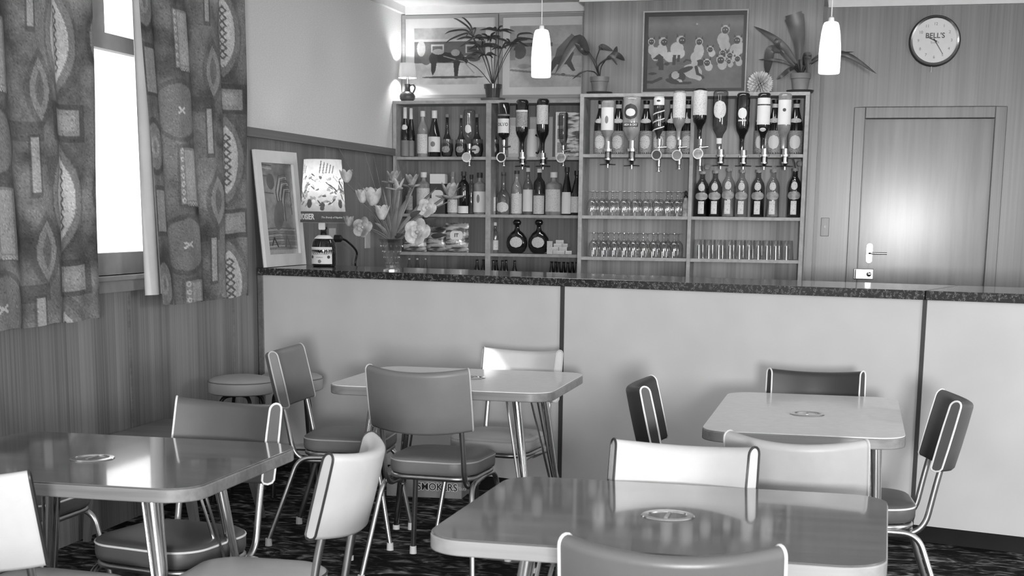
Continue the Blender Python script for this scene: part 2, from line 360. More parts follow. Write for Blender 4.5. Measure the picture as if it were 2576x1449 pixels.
# ------------------------------------------------------------------ painting on fine grids (cloth prints and framed pictures)
class Canvas:
    def __init__(s, w, h, x0, x1, y0, y1, base=.5):
        s.a = np.full((h, w), float(base)); s.w = w; s.h = h
        s.X, s.Y = np.meshgrid(np.linspace(x0, x1, w), np.linspace(y0, y1, h))
    def mottle(s, amp, sc, seed=1):
        r = np.random.RandomState(seed); t = np.zeros_like(s.a)
        for o in range(4):
            k = sc*2**o; gw, gh = max(2, int(k)), max(2, int(k*s.h/s.w)); G = r.rand(gh+1, gw+1)
            u = np.linspace(0, gw-.001, s.w); v = np.linspace(0, gh-.001, s.h); ui = u.astype(int); vi = v.astype(int)
            fu = (u-ui)[None, :]; fv = (v-vi)[:, None]; fu = fu*fu*(3-2*fu); fv = fv*fv*(3-2*fv)
            A = G[vi][:, ui]; B = G[vi][:, ui+1]; Cc = G[vi+1][:, ui]; D = G[vi+1][:, ui+1]
            t += ((A*(1-fu)+B*fu)*(1-fv)+(Cc*(1-fu)+D*fu)*fv-.5)/2**o
        s.n = t; s.a *= (1+amp*t*2); return s
    def mask(s, m, v, k=1.0):
        jitter = getattr(s, 'n', 0)
        s.a = np.where(m, s.a*(1-k)+v*k*(1+.35*jitter), s.a); return s
    def ell(s, cx, cy, rx, ry, v, rot=0, k=1.0, inner=0):
        c, sn = cos(math.radians(rot)), sin(math.radians(rot)); dx, dy = s.X-cx, s.Y-cy
        q = ((dx*c+dy*sn)/rx)**2+((-dx*sn+dy*c)/ry)**2; m = q < 1
        if inner: m &= q > inner*inner
        return s.mask(m, v, k)
    def vesica(s, cx, cy, rx, ry, v, inner=0, k=1.0):
        dy = np.clip(np.abs(s.Y-cy)/ry, 0, 1); wd = rx*(1-dy**2.1); q = np.abs(s.X-cx)/np.maximum(wd, 1e-6)
        m = (q < 1) & (np.abs(s.Y-cy) < ry)
        if inner: m &= ~((q < inner) & (np.abs(s.Y-cy) < ry*inner))
        return s.mask(m, v, k)
    def rect(s, x0, y0, x1, y1, v, k=1.0): return s.mask((s.X > x0) & (s.X < x1) & (s.Y > y0) & (s.Y < y1), v, k)
    def poly(s, pts, v, k=1.0):
        m = np.zeros_like(s.a, bool); n = len(pts)
        for i in range(n):
            x1, y1 = pts[i]; x2, y2 = pts[(i+1) % n]
            if y1 == y2: continue
            c = ((s.Y < y1) != (s.Y < y2)) & (s.X < (x2-x1)*(s.Y-y1)/(y2-y1)+x1); m ^= c
        return s.mask(m, v, k)
    def line(s, pts, wd, v, k=1.0):
        for (x1, y1), (x2, y2) in zip(pts, pts[1:]):
            dx, dy = x2-x1, y2-y1; L2 = dx*dx+dy*dy+1e-12
            t = np.clip(((s.X-x1)*dx+(s.Y-y1)*dy)/L2, 0, 1); d = np.hypot(s.X-x1-t*dx, s.Y-y1-t*dy); s.mask(d < wd, v, k)
        return s
def grid_obj(name, pos, arr, mat, parent=None):
    """pos: (h,w,3) array of points, arr (h,w) paint"""
    h, w_ = arr.shape; me = bpy.data.meshes.new(name)
    idx = np.arange(h*w_).reshape(h, w_)
    q = np.stack([idx[:-1, :-1], idx[1:, :-1], idx[1:, 1:], idx[:-1, 1:]], -1).reshape(-1, 4)
    me.vertices.add(h*w_); me.vertices.foreach_set('co', pos.reshape(-1).astype(np.float32))
    me.loops.add(q.size); me.loops.foreach_set('vertex_index', q.reshape(-1).astype(np.int32))
    me.polygons.add(len(q)); me.polygons.foreach_set('loop_start', np.arange(0, q.size, 4, dtype=np.int32))
    me.polygons.foreach_set('loop_total', np.full(len(q), 4, dtype=np.int32))
    me.update(calc_edges=True)
    at = me.color_attributes.new('paint', 'FLOAT_COLOR', 'POINT'); c = np.ones((h*w_, 4), np.float32)
    c[:, :3] = np.clip(arr.reshape(-1, 1), .004, .9); at.data.foreach_set('color', c.reshape(-1))
    me.shade_smooth(); me.materials.append(mat); o = link(bpy.data.objects.new(name, me))
    if parent: o.parent = parent
    return o
def flat_grid(name, P00, P10, P01, P11, arr, mat, parent=None):
    h, w_ = arr.shape; u = np.linspace(0, 1, w_)[None, :, None]; v = np.linspace(0, 1, h)[:, None, None]
    a, b, c, d = [np.array(p)[None, None, :] for p in (P00, P10, P01, P11)]
    return grid_obj(name, (a*(1-u)+b*u)*(1-v)+(c*(1-u)+d*u)*v, arr, mat, parent)
# ================================================================== SETTING
LX = -3.25; YB = 10.2; YP = 9.75; PX0, PX1 = -1.845, -.305; CZ = 2.875; RX = 4.5; FY = -3.0
def struct(name, mb, mat, parent=None, smooth=False, **k):
    o = mb.build(name, mat, parent, smooth=smooth, **k)
    if parent is None: o['kind'] = 'structure'
    return o
struct('floor', MB().box(LX-.1, RX+.1, FY-.1, YB+.1, -.05, 0), M['carpet'])
struct('ceiling', MB().box(LX-.1, RX+.1, FY-.1, YB+.1, CZ, CZ+.06), M['ceiling'])
WY0, WY1, WZ0, WZ1 = 4.6, 7.05, 1.135, 2.74
LT = -.14                                               # wall thickness outward
struct('wall_left', MB().box(LX+LT, LX, FY, YB, 0, WZ0-.0).box(LX+LT, LX, FY, WY0, WZ0, 1.85).box(LX+LT, LX, WY1, YB, WZ0, 1.85), M['panel'])
struct('wall_left_upper', MB().box(LX+LT, LX, FY, WY0, 1.85, CZ).box(LX+LT, LX, WY1, YB, 1.85, CZ).box(LX+LT, LX, WY0, WY1, WZ1, CZ), M['plaster'])
struct('wall_back', MB().box(LX, PX0, YB, YB+.1, 0, CZ), M['cream_trim'])
struct('wall_back_projection', MB().box(PX0, PX1, YP, YB+.1, 0, CZ), M['panel_light'])
DX0, DX1, DZ1 = .004, .826, 2.08
struct('wall_back_right', MB().box(PX1, DX0-.04, YB, YB+.1, 0, CZ).box(DX1+.04, RX, YB, YB+.1, 0, CZ).box(DX0-.04, DX1+.04, YB, YB+.1, DZ1+.03, CZ), M['panel_light'])
HY0, HY1, HZ0, HZ1 = 1.4, 2.6, 1.5, 2.6
struct('wall_right', MB().box(RX, RX+.1, FY, HY0, 0, CZ).box(RX, RX+.1, HY1, YB, 0, CZ).box(RX, RX+.1, HY0, HY1, 0, HZ0).box(RX, RX+.1, HY0, HY1, HZ1, CZ), M['plaster'])
w2 = struct('window_2', MB().box(RX+.05, RX+.09, HY0, HY0+.04, HZ0, HZ1).box(RX+.05, RX+.09, HY1-.04, HY1, HZ0, HZ1).box(RX+.05, RX+.09, HY0, HY1, HZ0, HZ0+.04).box(RX+.05, RX+.09, HY0, HY1, HZ1-.04, HZ1), M['white_trim'])
hole = []                                               # hole in an added unseen sheet, shaped to cast one chair's sun patch
for p in ((1211, 871), (1250, 872), (1292, 940), (1211, 943)):
    Q_ = aty(*p, 6.44); Q_ = Q_+SUND*((RX+.04-Q_.x)/SUND.x); hole.append((Q_.y, Q_.z))
hole.sort(key=lambda q: q[0]); lo = sorted(hole[:2], key=lambda q: q[1]); hi = sorted(hole[2:], key=lambda q: q[1])
cyc = [lo[0], hi[0], hi[1], lo[1]]; rim = [(HY0, HZ0), (HY1, HZ0), (HY1, HZ1), (HY0, HZ1)]; m = MB()
for xx in (RX+.04, RX+.042):
    for i in range(4):
        j = (i+1) % 4; m.quad((xx, *rim[i]), (xx, *rim[j]), (xx, *cyc[j]), (xx, *cyc[i]))
m.build('sun_mask', M['mid'], w2, smooth=False)
struct('wall_front', MB().box(LX, RX, FY-.1, FY, 0, CZ), M['plaster'])
# rails and cornices
struct('trim_1', MB().box(LX, LX+.028, WY1+.06, YB, 1.826, 1.875), M['rail'])
struct('trim_2', MB().box(LX, LX+.03, FY, YB, 2.822, CZ), M['white_trim'])
struct('trim_3', MB().box(LX+.03, PX0, YB-.03, YB, 2.815, CZ), M['white_trim'])
struct('trim_4', MB().box(PX0-.0, PX1+.0, YP-.03, YP, 2.812, CZ).box(PX1, PX1+.03, YP-.03, YB-.03, 2.812, CZ).box(PX0-.03, PX0, YP-.03, YB-.03, 2.812, CZ), M['white_trim'])
struct('trim_5', MB().box(PX1+.03, RX, YB-.03, YB, 2.803, CZ), M['white_trim'])
struct('trim_6', MB().box(PX1-.028, PX1+.012, YP-.012, YP, 0, 2.812).box(PX1, PX1+.012, YP, YP+.05, 0, 2.812), M['frame_wood'])
struct('trim_7', MB().box(PX1+.001, PX1+.024, YB-.024, YB, 0, 2.80), M['frame_wood'])
for i, y in enumerate((4.84, 6.05, 7.2, 8.63)):
    z1 = 1.05 if y < 7.1 else 1.826
    struct('trim_%d' % (8+i), MB().box(LX, LX+.004, y-.009, y+.009, 0, z1), M['rail'] if i != 3 else M['mid'])
# window
wf = MB(); fx0, fx1 = LX-.10, LX-.05
wf.box(fx0, fx1, WY0, WY1, WZ0, WZ0+.098).box(fx0, fx1, WY0, WY1, 2.13, 2.2).box(fx0, fx1, WY0, WY0+.05, WZ0, WZ1).box(fx0, fx1, WY1-.05, WY1, WZ0, WZ1)
wf.box(fx0, fx1, WY0, WY1, WZ1-.05, WZ1).box(fx0, fx1, 5.92, 6.02, 2.2, WZ1-.05).box(fx0, fx1, 5.85, 5.88, 2.2, WZ1-.05)
win = struct('window_1', wf, M['mid'])
MB().box(fx0+.02, fx0+.024, WY0, WY1, WZ0+.09, WZ1).build('window_pane', M['window_glass'], win, smooth=False)
MB().box(LX-.05, LX+.035, WY0-.05, WY1+.05, WZ0-.022, WZ0).build('window_sill', M['mid'], win, smooth=False, bev=.004)
MB().box(LX, LX+.018, WY0-.05, WY1+.05, 1.062, WZ0-.022).build('sill_apron', M['mid'], win, smooth=False)
# door
dr = struct('door_1', MB().box(DX0, DX1, YB+.012, YB+.05, 0, DZ1), M['door'])
MB().box(DX0-.039, DX1+.039, YB+.052, YB+.098, 0, DZ1+.029).build('door_light_stop', M['dark'], dr, smooth=False)  # panel added behind the door to stop outside light leaking around it
a = MB().box(DX0-.078, DX0-.004, YB-.022, YB+.02, 0, DZ1+.078).box(DX1+.004, DX1+.078, YB-.022, YB+.02, 0, DZ1+.078).box(DX0-.004, DX1+.004, YB-.022, YB+.02, DZ1+.004, DZ1+.078)
a.build('architrave', M['frame_wood'], dr, smooth=False, bev=.004)
hp = MB().prism(rrect(.019, .065, .018), -.004, .004).build('handle_plate', M['chrome'], dr); P = aty(2187, 637, YB)
hp.rotation_euler = (pi/2, 0, 0); hp.location = (P.x, YB+.008, P.z)
hn = MB().tube(fillet([(0, 0, 0), (0, -.045, 0), (.115, -.045, 0)], .015), .0075).build('lever_handle', M['chrome'], dr); hn.location = (P.x, YB+.004, P.z+.0)
P = aty(2172, 689, YB)
lk = MB().box(-.066, .066, -.02, 0, -.036, .036).build('rim_lock', M['chrome_dull'], dr, smooth=False, bev=.005); lk.location = (P.x, YB-.022, P.z)
k = MB().lathe([(0, 0), (.016, 0), (.016, .016), (.011, .02), (0, .02)], 16).build('lock_knob', M['chrome'], lk); k.rotation_euler = (pi/2, 0, 0); k.location = (.036, -.02, 0)
k = MB().box(-.058, -.05, -.024, -.018, -.03, .03).build('lock_trim', M['dark'], lk, smooth=False)
P = aty(2075, 571, YB)
sw = thing('light_switch', 'wood-tone switch plate with a single toggle on the wall left of the door', 'switch', (P.x, YB, P.z))
MB().box(-.028, .028, -.006, 0, -.062, .062).build('switch_plate', M['frame_wood'], sw, bev=.003, smooth=False)
MB().box(-.005, .005, -.016, -.006, -.008, .01).build('toggle', M['white'], sw, smooth=False)

# ------------------------------------------------------------------ curtains
def curtain_paint(w, h, u0, u1, v0, v1, seed):
    c = Canvas(w, h, u0, u1, v0, v1, .125).mottle(.75, 7, seed)
    ph = .62
    for k in range(-1, 5):
        o = k*ph
        for U in (-1.05, 0, 1.05):
            def R(x, y): return U+x, o+y
            x, y = R(.87, .10); c.ell(x, y, .125, .235, .07, k=.45); c.vesica(x, y, .115, .215, .17); c.vesica(x, y, .08, .17, .42)
            for q in range(-3, 4): c.line([(x-.022, y+q*.036), (x, y+q*.036+.018), (x+.022, y+q*.036), (x, y+q*.036-.018), (x-.022, y+q*.036)], .0045, .10)
            x, y = R(.70, .31); c.vesica(x, y, .085, .16, .07, k=.55); c.vesica(x, y, .06, .12, .2); c.vesica(x, y, .03, .07, .12)
            x, y = R(.37, -.10); c.ell(x, y, .18, .145, .065, inner=.86, k=.6); c.ell(x, y, .15, .12, .16); c.line([(x-.03, y-.012), (x+.03, y+.012)], .005, .45); c.line([(x-.03, y+.012), (x+.03, y-.012)], .005, .45)
            x, y = R(.42, .20); c.rect(x-.10, y-.145, x+.10, y+.145, .07, k=.55); c.rect(x-.085, y-.13, x+.085, y+.13, .20); c.rect(x-.045, y-.12, x+.055, y+.115, .30)
            for q in range(7): c.ell(x-.068, y-.115+q*.038, .013, .013, .40, inner=.45); 
            for q in range(5): c.ell(x-.03+q*.024, y+.13, .012, .01, .35, inner=.4)
            x, y = R(.655, -.02); c.rect(x-.03, y-.12, x+.03, y+.12, .055, k=.6); c.rect(x-.018, y-.11, x+.018, y+.10, .28)
            x, y = R(.90, .42); c.rect(x-.12, y-.075, x+.12, y+.075, .05, k=.7); c.rect(x-.085, y-.05, x+.085, y+.05, .22); c.rect(x-.05, y-.03, x+.06, y+.03, .30, k=.6)
            x, y = R(.10, .08); c.ell(x, y, .10, .13, .055, inner=.8, k=.7); c.ell(x, y, .075, .10, .20); c.ell(x, y, .04, .05, .30, inner=.5)
            x, y = R(.12, .37); c.rect(x-.08, y-.12, x+.08, y+.11, .06, k=.7); c.rect(x-.05, y-.10, x+.05, y+.09, .27)
            x, y = R(.60, .47); c.rect(x-.11, y-.035, x+.11, y+.035, .06, k=.6)
    c.a *= (1+.20*NR.randn(h, w)*(NR.rand(h, w) > .35)); return c.a
def curtain(label, x, ya0, ya1, yb0, yb1, z0, z1, nf, amp, u0, v0, seed, w=210, h=340):
    """ya = left/right edges at the top, yb = at the hem"""
    top = thing('curtain', label, 'curtain', (x, (yb0+yb1)/2, z0))
    u = np.linspace(0, 1, w)[None, :]; v = np.linspace(0, 1, h)[:, None]     # v 0 top
    y = (ya0*(1-u)+ya1*u)*(1-v)+(yb0*(1-u)+yb1*u)*v
    ph = 2*pi*nf*(u+.03*np.sin(5*u+2.2*v))
    xx = amp*(np.sin(ph)+.35*np.sin(2.1*ph+1)+.12*np.sin(4*v*3+u*9))*(.75+.25*v)
    y = y+amp*.5*np.cos(ph+.5)*np.sin(pi*u)
    z = (z1*(1-v)+z0*v)+.006*np.sin(ph)*v
    pos = np.stack([xx, y-(yb0+yb1)/2, z-z0+0*u], -1)
    wd = abs(yb1-yb0); p = curtain_paint(w, h, u0, u0+wd, v0, v0+(z1-z0), seed)
    grid_obj('curtain_cloth', pos, p, M['cloth'], top)
    return top
CX0 = LX+.13
c1 = curtain('patterned curtain at the left of the window, reaching the picture edge', CX0, 4.45, 5.61, 4.45, 5.60, .972, 2.79, 3.6, .022, .0, .02, 3)
c2 = curtain('patterned curtain with white lining edge, between the bright window and the bar', CX0, 5.93, 7.10, 6.10, 7.065, .99, 2.79, 3.4, .026, .06, .235, 4)
m = MB(); n = 14
for i in range(n):
    t0, t1 = i/n, (i+1)/n
    def q(t, v): return (.0-.045-.012*sin(t*9), (6.02+(6.12-6.02)*t)*(1-v)+(6.05+(6.26-6.05)*t)*v-(6.10+7.065)/2, (2.79*(1-v)+1.04*v)-.99)
    m.quad(q(t0, 0), q(t1, 0), q(t1, 1), q(t0, 1))
m.build('lining', M['curtain_plain'], c2)
m = MB().box(LX+.02, LX+.17, 4.3, 7.3, 2.79, 2.83)
tag(m.build('curtain_track', M['white_trim'], smooth=False), 'white boxed curtain track above the window', 'curtain rail')

# ------------------------------------------------------------------ bar counter
d_ = Vector((.9593, -.2825, 0)).normalized(); n_ = Vector((-d_.y, d_.x, 0)); BA = atz(1256, 1201, .09); BA.z = 0
BO = BA+d_*((LX-BA.x)/d_.x); BR = math.atan2(d_.y, d_.x); TW = n_.x/d_.x       # u of wall = -TW*v
def barp(px, py):
    r = ray(px, py); t = (BO-CO).dot(n_)/r.dot(n_); return CO+r*t
j1 = (barp(1413, 900)-BO).dot(d_); j2 = (barp(2316, 950)-BO).dot(d_); BL = 5.3
bar = thing('bar_counter', 'long bar with pale laminate front panels and dark joint strips', 'bar counter', BO, BR)
MB().prism([(-TW*.03+.01, .03), (BL, .03), (BL, .46), (-TW*.46+.01, .46)], .09, 1.08).build('carcass', M['panel'], bar, smooth=False)
MB().prism([(-TW*.08+.01, .08), (BL, .08), (BL, .42), (-TW*.42+.01, .42)], 0, .09).build('kickboard', M['black'], bar, smooth=False)
for x0, x1 in ((.045, j1-.011), (j1+.011, j2-.009), (j2+.009, BL)):
    MB().box(x0, x1, 0, .03, .09, 1.08).build('front_panel', M['laminate'], bar, smooth=False)
MB().box(j1-.011, j1+.011, -.005, .03, .09, 1.08).build('joint_strip', M['joint'], bar, smooth=False)
MB().box(j2-.009, j2+.009, -.005, .03, .09, 1.08).build('joint_strip', M['joint'], bar, smooth=False)
MB().box(.006, .045, -.006, .03, .0, 1.08).build('end_post', M['rail'], bar, smooth=False, bev=.004)
ct = thing('countertop', 'speckled black laminate countertop running along the bar', 'countertop', BO+Vector((0, 0, 1.08)), BR)
VB = .6
MB().prism([(-TW*-.015+.012, -.015), (j2-.002, -.015), (j2-.002, VB), (-TW*VB+.012, VB)], .0005, .04).build('worktop', M['counter'], ct, smooth=False, bev=.002)
MB().prism([(j2+.004, -.015), (BL, -.015), (BL, VB), (j2+.004, VB)], .0005, .04).build('lift_up_flap', M['counter'], ct, smooth=False, bev=.002)

# ------------------------------------------------------------------ shelf units
ZS = [1.821, 1.425, 1.155]          # shelf surfaces
def unit(label, x0, x1, yf, yb, side, xd, td, zt, zb, mat, bmat):
    t = thing('shelf_unit', label, 'shelf unit', ((x0+x1)/2, yb, 0)); ox, oy = (x0+x1)/2, yb
    def B(nm, a, b, c, d, e, f, m=mat): return MB().box(a-ox, b-ox, c-oy, d-oy, e, f).build(nm, m, t, smooth=False, bev=.0015)
    B('back_panel', x0+.002, x1-.002, yb-.008, yb, .0, zt-.001, bmat)
    B('side_board', x0, x0+side, yf, yb-.008, 0, zt-.022); B('side_board', x1-side, x1, yf, yb-.008, 0, zt-.022)
    B('top_board', x0, x1, yf, yb-.008, zt-.022, zt); B('divider', xd-td/2, xd+td/2, yf, yb-.008, zb, zt-.022)
    for z in ZS+[zb]:
        B('shelf', x0+side, xd-td/2, yf+.002, yb-.008, z-.021, z); B('shelf', xd+td/2, x1-side, yf+.002, yb-.008, z-.021, z)
    return t
UL = unit('left wooden back-bar shelf unit holding bottles and snack packets', LX+.006, -1.862, 9.95, YB, .026, -2.545, .038, 2.205, .955, M['shelf'], M['shelf_back'])
UR = unit('right wooden back-bar shelf unit holding rows of upturned glasses', -1.815, -.345, 9.5, YP, .026, -1.078, .024, 2.205, .885, M['shelf'], M['shelf_back_lit'])
YL, YRr = 10.06, 9.61     # standing row depth
def ux(px, py, y): return aty(px, py, y).x

# ------------------------------------------------------------------ bottles
SH = {
 'wine': [(0, 0), (.9, 0), (1, .02), (1, .56), (.93, .63), (.62, .72), (.38, .78), (.34, .95), (.4, .955), (.4, 1), (0, 1)],
 'slope': [(0, 0), (.9, 0), (1, .02), (1, .42), (.9, .52), (.5, .74), (.34, .84), (.32, .96), (.38, .965), (.38, 1), (0, 1)],
 'spirit': [(0, 0), (.92, 0), (1, .02), (1, .66), (.92, .72), (.5, .79), (.36, .83), (.34, .97), (.42, .975), (.42, 1), (0, 1)],
 'bulb': [(0, 0), (.6, 0), (.85, .05), (1, .18), (.95, .30), (.62, .44), (.36, .54), (.26, .68), (.22, .93), (.3, .94), (.3, 1), (0, 1)],
 'bell': [(0, 0), (.95, 0), (1, .03), (1, .38), (.85, .48), (.42, .58), (.3, .66), (.26, .95), (.34, .96), (.34, 1), (0, 1)],
 'square': [(0, 0), (.95, 0), (1, .02), (1, .70), (.9, .74), (.4, .78), (.3, .82), (.3, .9), (.42, .905), (.42, 1), (0, 1)],
 'cordial': [(0, 0), (.95, 0), (1, .01), (1, .62), (.88, .72), (.55, .80), (.4, .84), (.36, .93), (.44, .935), (.44, 1), (0, 1)],
 'beer': [(0, 0), (.93, 0), (1, .02), (1, .52), (.94, .58), (.70, .68), (.48, .79), (.40, .86), (.38, .97), (.44, .97), (.44, 1), (0, 1)],
 'mini': [(0, 0), (.95, 0), (1, .02), (1, .5), (.8, .62), (.5, .78), (.42, .93), (.55, .935), (.55, 1), (0, 1)],
 'round': [(0, 0), (.45, 0), (.75, .06), (.97, .2), (1, .32), (.92, .46), (.6, .60), (.28, .68), (.2, .76), (.2, .84), (.34, .86), (.4, .93), (.25, 1), (0, 1)],
 'inv_spirit': [(0, 0), (.8, 0), (.97, .03), (1, .06), (1, .70), (.93, .77), (.6, .86), (.36, .92), (.34, 1), (0, 1)],
 'inv_long': [(0, 0), (.8, 0), (.97, .03), (1, .06), (1, .58), (.9, .66), (.5, .75), (.36, .82), (.32, 1), (0, 1)],
 'inv_square': [(0, 0), (.9, 0), (1, .03), (1, .86), (.85, .92), (.4, .96), (.36, 1), (0, 1)],
 'inv_fat': [(0, 0), (.8, 0), (.95, .02), (1, .08), (1, .6), (.97, .75), (.75, .88), (.4, .96), (.36, 1), (0, 1)],
}
def rad_fn(shape, R, Hh, inv=False):
    pr = [(z, r) for r, z in SH[shape]][1:-1]
    def f(z):
        q = z/Hh; q = 1-q if inv else q
        for (a, ra), (b_, rb) in zip(pr, pr[1:]):
            if a <= q <= b_ and b_ > a: return R*(ra+(rb-ra)*(q-a)/(b_-a))
        return R
    return f
def patch(mb, R, z0, z1, half, n=12, oval=False, sy=1.0, rf=None):
    vs = []; fs = []
    rows = 10 if oval else 4
    for j in range(rows+1):
        t = j/rows; z = z0+(z1-z0)*t; h = half*(math.sqrt(max(0, 1-(2*t-1)**2)) if oval else 1)
        if rf: R = rf(z)+.0012
        for k in range(n+1):
            a = math.radians(-h+2*h*k/n); vs.append((R*sin(a), -R*cos(a)*sy, z))
    for j in range(rows):
        for k in range(n): fs.append((j*(n+1)+k, j*(n+1)+k+1, (j+1)*(n+1)+k+1, (j+1)*(n+1)+k))
    mb.add(vs, fs); return mb
def bottle(px, top, zb, wpx, y, shape, mat, label, labs=(), cap=None, fill=None, bx=None, sy=1.0, cat='bottle', base_py=None, group=None, rel=False, name='bottle'):
    """stands on zb; labs = (frac0, frac1, halfangle, mat[, oval])"""
    P = aty(px, top, y); Hh = P.z-zb; R = msz(wpx, P)/2
    t = thing(name, label, cat, (P.x, y, zb+.0005), 0, group)
    MB().lathe([(r*R, z*Hh) for r, z in SH[shape]], 20, sy=sy).build('glass_body', M[mat], t, ang=60)
    if fill: MB().lathe([(r*R*.93, .003+z*Hh) for r, z in SH[shape] if z < fill[0]]+[(R*.9 if fill[0] < .5 else R*.6, fill[0]*Hh), (0, fill[0]*Hh)], 20, sy=sy).build('liquid', M[fill[1]], t, ang=60)
    for li, L in enumerate(labs):
        mb = patch(MB(), R*1.01, L[0]*Hh, L[1]*Hh, L[2], oval=len(L) > 4, sy=sy, rf=(lambda z, f_=rad_fn(shape, R, Hh), e_=li*.0006: f_(z)+e_)); mb.build('label', M[L[3]], t)
    if cap:
        h0, cm = cap; rr = .46 if shape not in ('bulb', 'bell', 'round') else .34
        MB().lathe([(0, h0*Hh), (rr*R, h0*Hh), (rr*R, Hh*1.004), (0, Hh*1.006)], 14, sy=sy).build('cap', M[cm], t)
    return t
B = bottle
# left unit, top bay (left half)
B(1019, 271, ZS[0], 21, YL, 'slope', 'bottle_dark', 'dark wine bottle with silver neck foil, leftmost on the top shelf of the left unit', [(.02, .34, 75, 'mid'), (.55, .66, 60, 'white', 1)], (.78, 'white'))
B(1034, 273, ZS[0], 20, YL+.03, 'slope', 'bottle_dark', 'dark wine bottle tucked just right of the leftmost one on the top left shelf', [(.02, .34, 75, 'mid')], (.78, 'white'))
B(1063.5, 280, ZS[0], 28, YL, 'wine', 'bottle_pale', 'pale bottle with white cap and two labels, top shelf of the left unit', [(.08, .5, 70, 'paper')], (.88, 'white'))
B(1093, 279, ZS[0], 31, YL, 'slope', 'bottle_dark', 'dark wine bottle with white foil and large white label, top shelf of the left unit', [(.11, .44, 80, 'white'), (.22, .34, 22, 'mid', 1)], (.84, 'white'))
B(1125, 288, ZS[0], 31, YL, 'bulb', 'glass_dim', 'clear teardrop bottle beside the white-labelled wine bottle', [(.10, .26, 40, 'paper_mid', 1)], (.93, 'mid'), fill=(.42, 'bottle_mid'))
B(1160, 290, ZS[0], 30, YL, 'bulb', 'glass_dim', 'clear teardrop bottle standing just left of the hanging shield-label bottle', [(.10, .26, 40, 'paper_mid', 1)], (.93, 'mid'), fill=(.42, 'bottle_mid'))
B(1200, 288, ZS[0], 33, YL+.03, 'bulb', 'glass_dim', 'clear teardrop bottle standing behind and right of the hanging shield-label bottle', [(.08, .28, 40, 'paper', 1)], (.93, 'mid'), fill=(.42, 'bottle_mid'))
B(1243, 290, ZS[0], 28, YL+.03, 'bulb', 'glass_dim', 'clear teardrop bottle half hidden behind the left unit divider on the top shelf', [(.08, .28, 40, 'paper_mid', 1)], (.93, 'mid'), fill=(.42, 'bottle_mid'))
# left unit second row, left half
B(1030, 447, ZS[1], 20, YL, 'spirit', 'bottle_mid', 'slim bottle half hidden by the flower leaves on the second left shelf', [(.1, .5, 70, 'paper_mid')], (.9, 'dark'))
B(1066, 434, ZS[1], 36, YL, 'square', 'bottle_pale', 'broad pale bottle left of the white-topped box', [(.05, .62, 75, 'paper')], (.88, 'white'))
B(1139, 433, ZS[1], 27, YL, 'slope', 'bottle_pale', 'sloping bottle with pale lower label just right of the white-topped box', [(.04, .34, 80, 'paper')], (.9, 'mid'))
B(1166.5, 432, ZS[1], 28, YL, 'spirit', 'bottle_dark', 'dark bottle with small white bottom label on the second left shelf', [(.02, .19, 70, 'white')], (.9, 'dark'))
B(1186, 440, ZS[1], 20, YL+.05, 'spirit', 'glass', 'clear bottle squeezed behind the dark one with the small white bottom label', [], (.9, 'dark'), fill=(.5, 'bottle_mid'))
B(1207, 435, ZS[1], 31, YL, 'square', 'bottle_pale', 'bottle with white label showing a small dark figure, second left shelf', [(.05, .55, 80, 'white'), (.27, .48, 14, 'mid', 1)], (.88, 'dark'))
# second row, right half
B(1241, 452, ZS[1], 16, YL, 'mini', 'bottle_pale', 'narrow pale bottle beside the divider on the second shelf of the left unit', [(.1, .5, 70, 'paper')])
B(1267, 434, ZS[1], 34, YL, 'bell', 'bottle_mid', 'bell-shaped bottle with pale oval label below the hanging bottles', [(.05, .30, 60, 'paper', 1)], (.92, 'dark'))
B(1300.5, 430, ZS[1], 28, YL, 'wine', 'bottle_pale', 'dark-capped bottle with wide pale label, right of the bell-shaped bottle', [(.03, .48, 80, 'paper')], (.93, 'dark'))
B(1329, 423, ZS[1], 25, YL, 'wine', 'bottle_mid', 'tall slender bottle with white screw cap and white label', [(.07, .54, 75, 'white')], (.92, 'white'))
B(1357.5, 425, ZS[1], 29, YL, 'spirit', 'glass_dim', 'bottle with large dark-topped label beside the tall slender one', [(.02, .42, 70, 'paper'), (.42, .46, 70, 'dark')], (.92, 'white'), fill=(.6, 'bottle_mid'))
B(1393.5, 434, ZS[1], 42, YL, 'square', 'bottle_pale', 'very broad pale square-shouldered bottle on the second shelf', [(.08, .6, 60, 'paper')], (.88, 'white'))
B(1427, 421, ZS[1], 26, YL, 'slope', 'bottle_dark', 'dark sloping bottle with white label near the right end of the left unit', [(.03, .48, 60, 'white')], (.9, 'dark'))
B(1452, 430, ZS[1], 30, YL, 'slope', 'bottle_dark', 'dark bottle with pale label at the right end of the left unit second shelf', [(.06, .42, 60, 'paper')], (.9, 'black'))
# third row, right half
B(1246, 560, ZS[2], 17, YL, 'wine', 'bottle_mid', 'small bottle with pale label beside the divider on the third left shelf', [(.1, .42, 80, 'paper')], (.9, 'white'))
for px, wl in ((1301, 'round dark flask bottle with pale round label, the one away from the cigarette packs'), (1356, 'round dark flask bottle with pale round label, next to the cigarette packs')):
    B(px, 553, ZS[2], 54, YL, 'round', 'bottle_dark', wl, [(.17, .50, 36, 'paper', 1)], None, sy=.45, cat='flask', name='round_flask')
